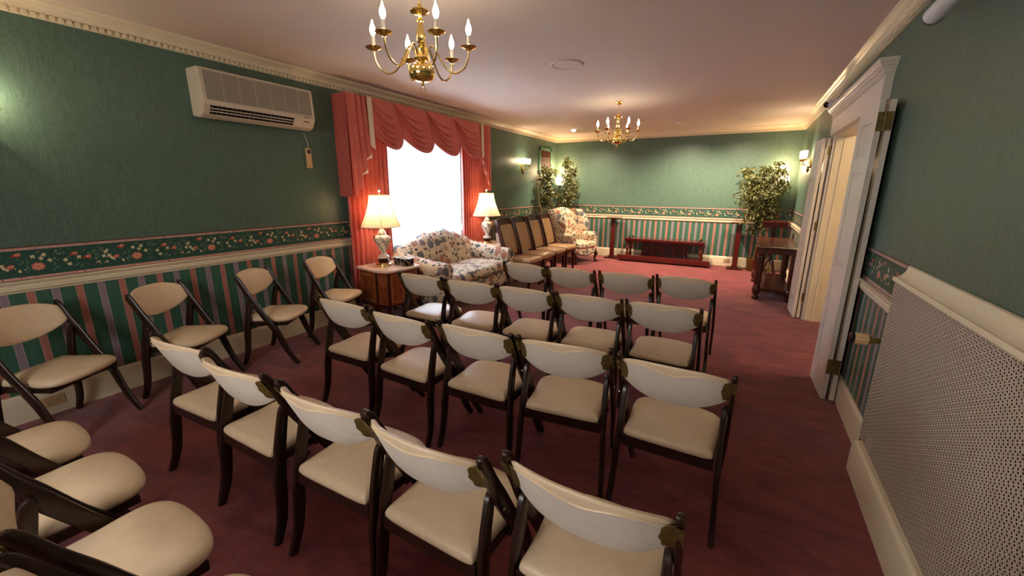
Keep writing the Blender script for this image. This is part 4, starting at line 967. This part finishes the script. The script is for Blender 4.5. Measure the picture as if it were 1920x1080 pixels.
torch(4.60, 9.12, 1.70, 'lit globe torchiere glowing behind the leaves of the right-hand plant')

# ---------------------------------------------------------------- chandeliers
def candle(parent, c, hb=.045, glassy=False, pw=1):
    x, y, z = c
    MB().lathe([(.0, -.012), (.012, -.012), (.02, -.002), (.040, .004), (.046, .010), (.044, .012), (.02, .004), (.0, .004)], 20, c, caps=False).build('drip_pan', M['brass'], parent)
    m = MB().lathe([(.013, .004), (.014, .02), (.0135, .024)], 14, c); m.build('cup', M['brass'], parent)
    MB().lathe([(.0095, .022), (.0095, .022+hb)], 12, c).build('candle_sleeve', M['porcelain'], parent)
    z1 = .022+hb
    MB().lathe([(.006, z1), (.013, z1+.014), (.0165, z1+.028), (.014, z1+.044), (.007, z1+.062), (.0015, z1+.082)], 12, c).build('bulb', M['bulb'], parent)
def chandelier(x, y, rz, label, power):
    t = thing('chandelier', label, 'chandelier', (x, y, 0), rz)
    B = M['brass']
    MB().lathe([(.062, H-.001), (.060, H-.012), (.040, H-.020), (.022, H-.034), (.010, H-.045)], 24).build('canopy', B, t)
    # chain links and hook
    lk = MB(); lk.tube([(.009*math.cos(a), 0, .016*math.sin(a)) for a in (2*PI*i/12 for i in range(13))], .0022, 5); lme = lk.mesh('chain_link', B)
    z = H-.05; k = 0
    while z > 2.53:
        o = bpy.data.objects.new('chain_link', lme); o.location = (0, 0, z-.012); o.rotation_euler.z = (k % 2)*PI/2; C.objects.link(o); o.parent = t; z -= .026; k += 1
    MB().lathe([(.004, 2.535), (.008, 2.525), (.016, 2.515), (.046, 2.505), (.052, 2.498), (.044, 2.488), (.014, 2.478), (.010, 2.465), (.018, 2.458), (.020, 2.45)], 24, nf=6, flute=.06).build('crown_dish', B, t)
    MB().lathe([(.018, 2.45), (.014, 2.44), (.020, 2.40), (.026, 2.375), (.022, 2.35), (.012, 2.335), (.020, 2.325), (.012, 2.315)], 32, nf=8, flute=.08).build('fluted_stem', B, t)
    MB().lathe([(.012, 2.32), (.028, 2.31), (.024, 2.29), (.034, 2.275), (.042, 2.262), (.034, 2.25), (.016, 2.245), (.012, 2.238), (.022, 2.232)], 24).build('hub', B, t)
    MB().lathe([(.012, 2.238), (.045, 2.232), (.066, 2.215), (.073, 2.190), (.070, 2.168), (.055, 2.150), (.030, 2.141), (.010, 2.139)], 32).build('ball', B, t)
    MB().lathe([(.010, 2.14), (.007, 2.13), (.009, 2.122), (.005, 2.115)], 12).build('drop', B, t)
    MB().tube([(.016*math.cos(a), 0, 2.099+.019*math.sin(a)) for a in (2*PI*i/20 for i in range(21))], .0018, 6).build('pull_ring', B, t)
    for i in range(6):
        a = 2*PI*i/6; ca, sa = math.cos(a), math.sin(a)
        pth = cr([(.03, 2.275), (.045, 2.315), (.068, 2.325), (.085, 2.30), (.115, 2.245), (.15, 2.200), (.19, 2.185), (.235, 2.205), (.262, 2.25), (.270, 2.300)], 5)
        arm = MB().tube([(r_*ca, r_*sa, z) for r_, z in pth], .0052, 8).build('arm', B, t)
        candle(arm, (.270*ca, .270*sa, 2.31))
        point('candle_light', (.270*ca, .270*sa, 2.415), power, WARM, .014, t)
    return t
chandelier(2.365, 1.972, math.radians(28), 'brass six-arm chandelier, the large near one at top centre', P_CAND)
chandelier(2.41, 5.90, math.radians(16), 'brass six-arm chandelier, the smaller far one toward the back wall', P_CAND*1.7)
# ---------------------------------------------------------------- wall sconces
def sconce(loc, rz, label, two=True, shades=True):
    t = thing('wall_sconce', label, 'sconce', loc, rz, None)    # local +x out of the wall
    B = M['brass']
    m = MB(); rings = []
    for d, k in ((0, 1), (.008, 1), (.016, .75), (.02, .4)): rings.append([(d, .034*k*math.cos(a)*(1+.12*math.cos(4*a)), .075*k*math.sin(a)*(1+.1*math.cos(6*a))) for a in (2*PI*i/28 for i in range(28))])
    m.loft(rings); m.build('backplate', B, t)
    m = MB().lathe([(0, -.13), (.008, -.125), (.020, -.10), (.024, -.085), (.012, -.07), (.018, -.06), (.012, -.04)], 16, (.03, 0, 0)); m.build('pendant', M['brassold'], t)
    m = MB().tube([(.0, 0, .0), (.03, 0, 0)], .012, 10); m.build('boss', B, t)
    for s_ in ((-1, 1) if two else (0,)):
        pth = cr([(.03, 0, 0), (.055, s_*.03, -.03), (.085, s_*.065, -.028), (.105, s_*.09, .0), (.11, s_*.095, .035)], 5)
        arm = MB().tube(pth, .005, 8).build('arm', B, t); c = (.11, s_*.095, .045); candle(arm, c, .03)
        if shades: MB().lathe([(.022, .012), (.034, .03), (.040, .06), (.041, .10), (.046, .135), (.0445, .135), (.0395, .10), (.0385, .06), (.033, .032), (.021, .014)], 24, c, caps=False, nf=8, flute=.02).build('glass_shade', M['frost'], arm)
        point('candle_light', (c[0], c[1], c[2]+.10), P_SCON, WARM, .014, t)
sconce((0, 7.62, 1.945), 0, 'two-arm brass sconce with glass shades, left of the green vent frame')
sconce((W, 7.72, 1.92), PI, 'two-arm brass sconce with glass shades on the right wall beyond the door')
sconce((0, .645, 1.945), 0, 'brass wall sconce at the left edge, only its drip pan showing', True, False)
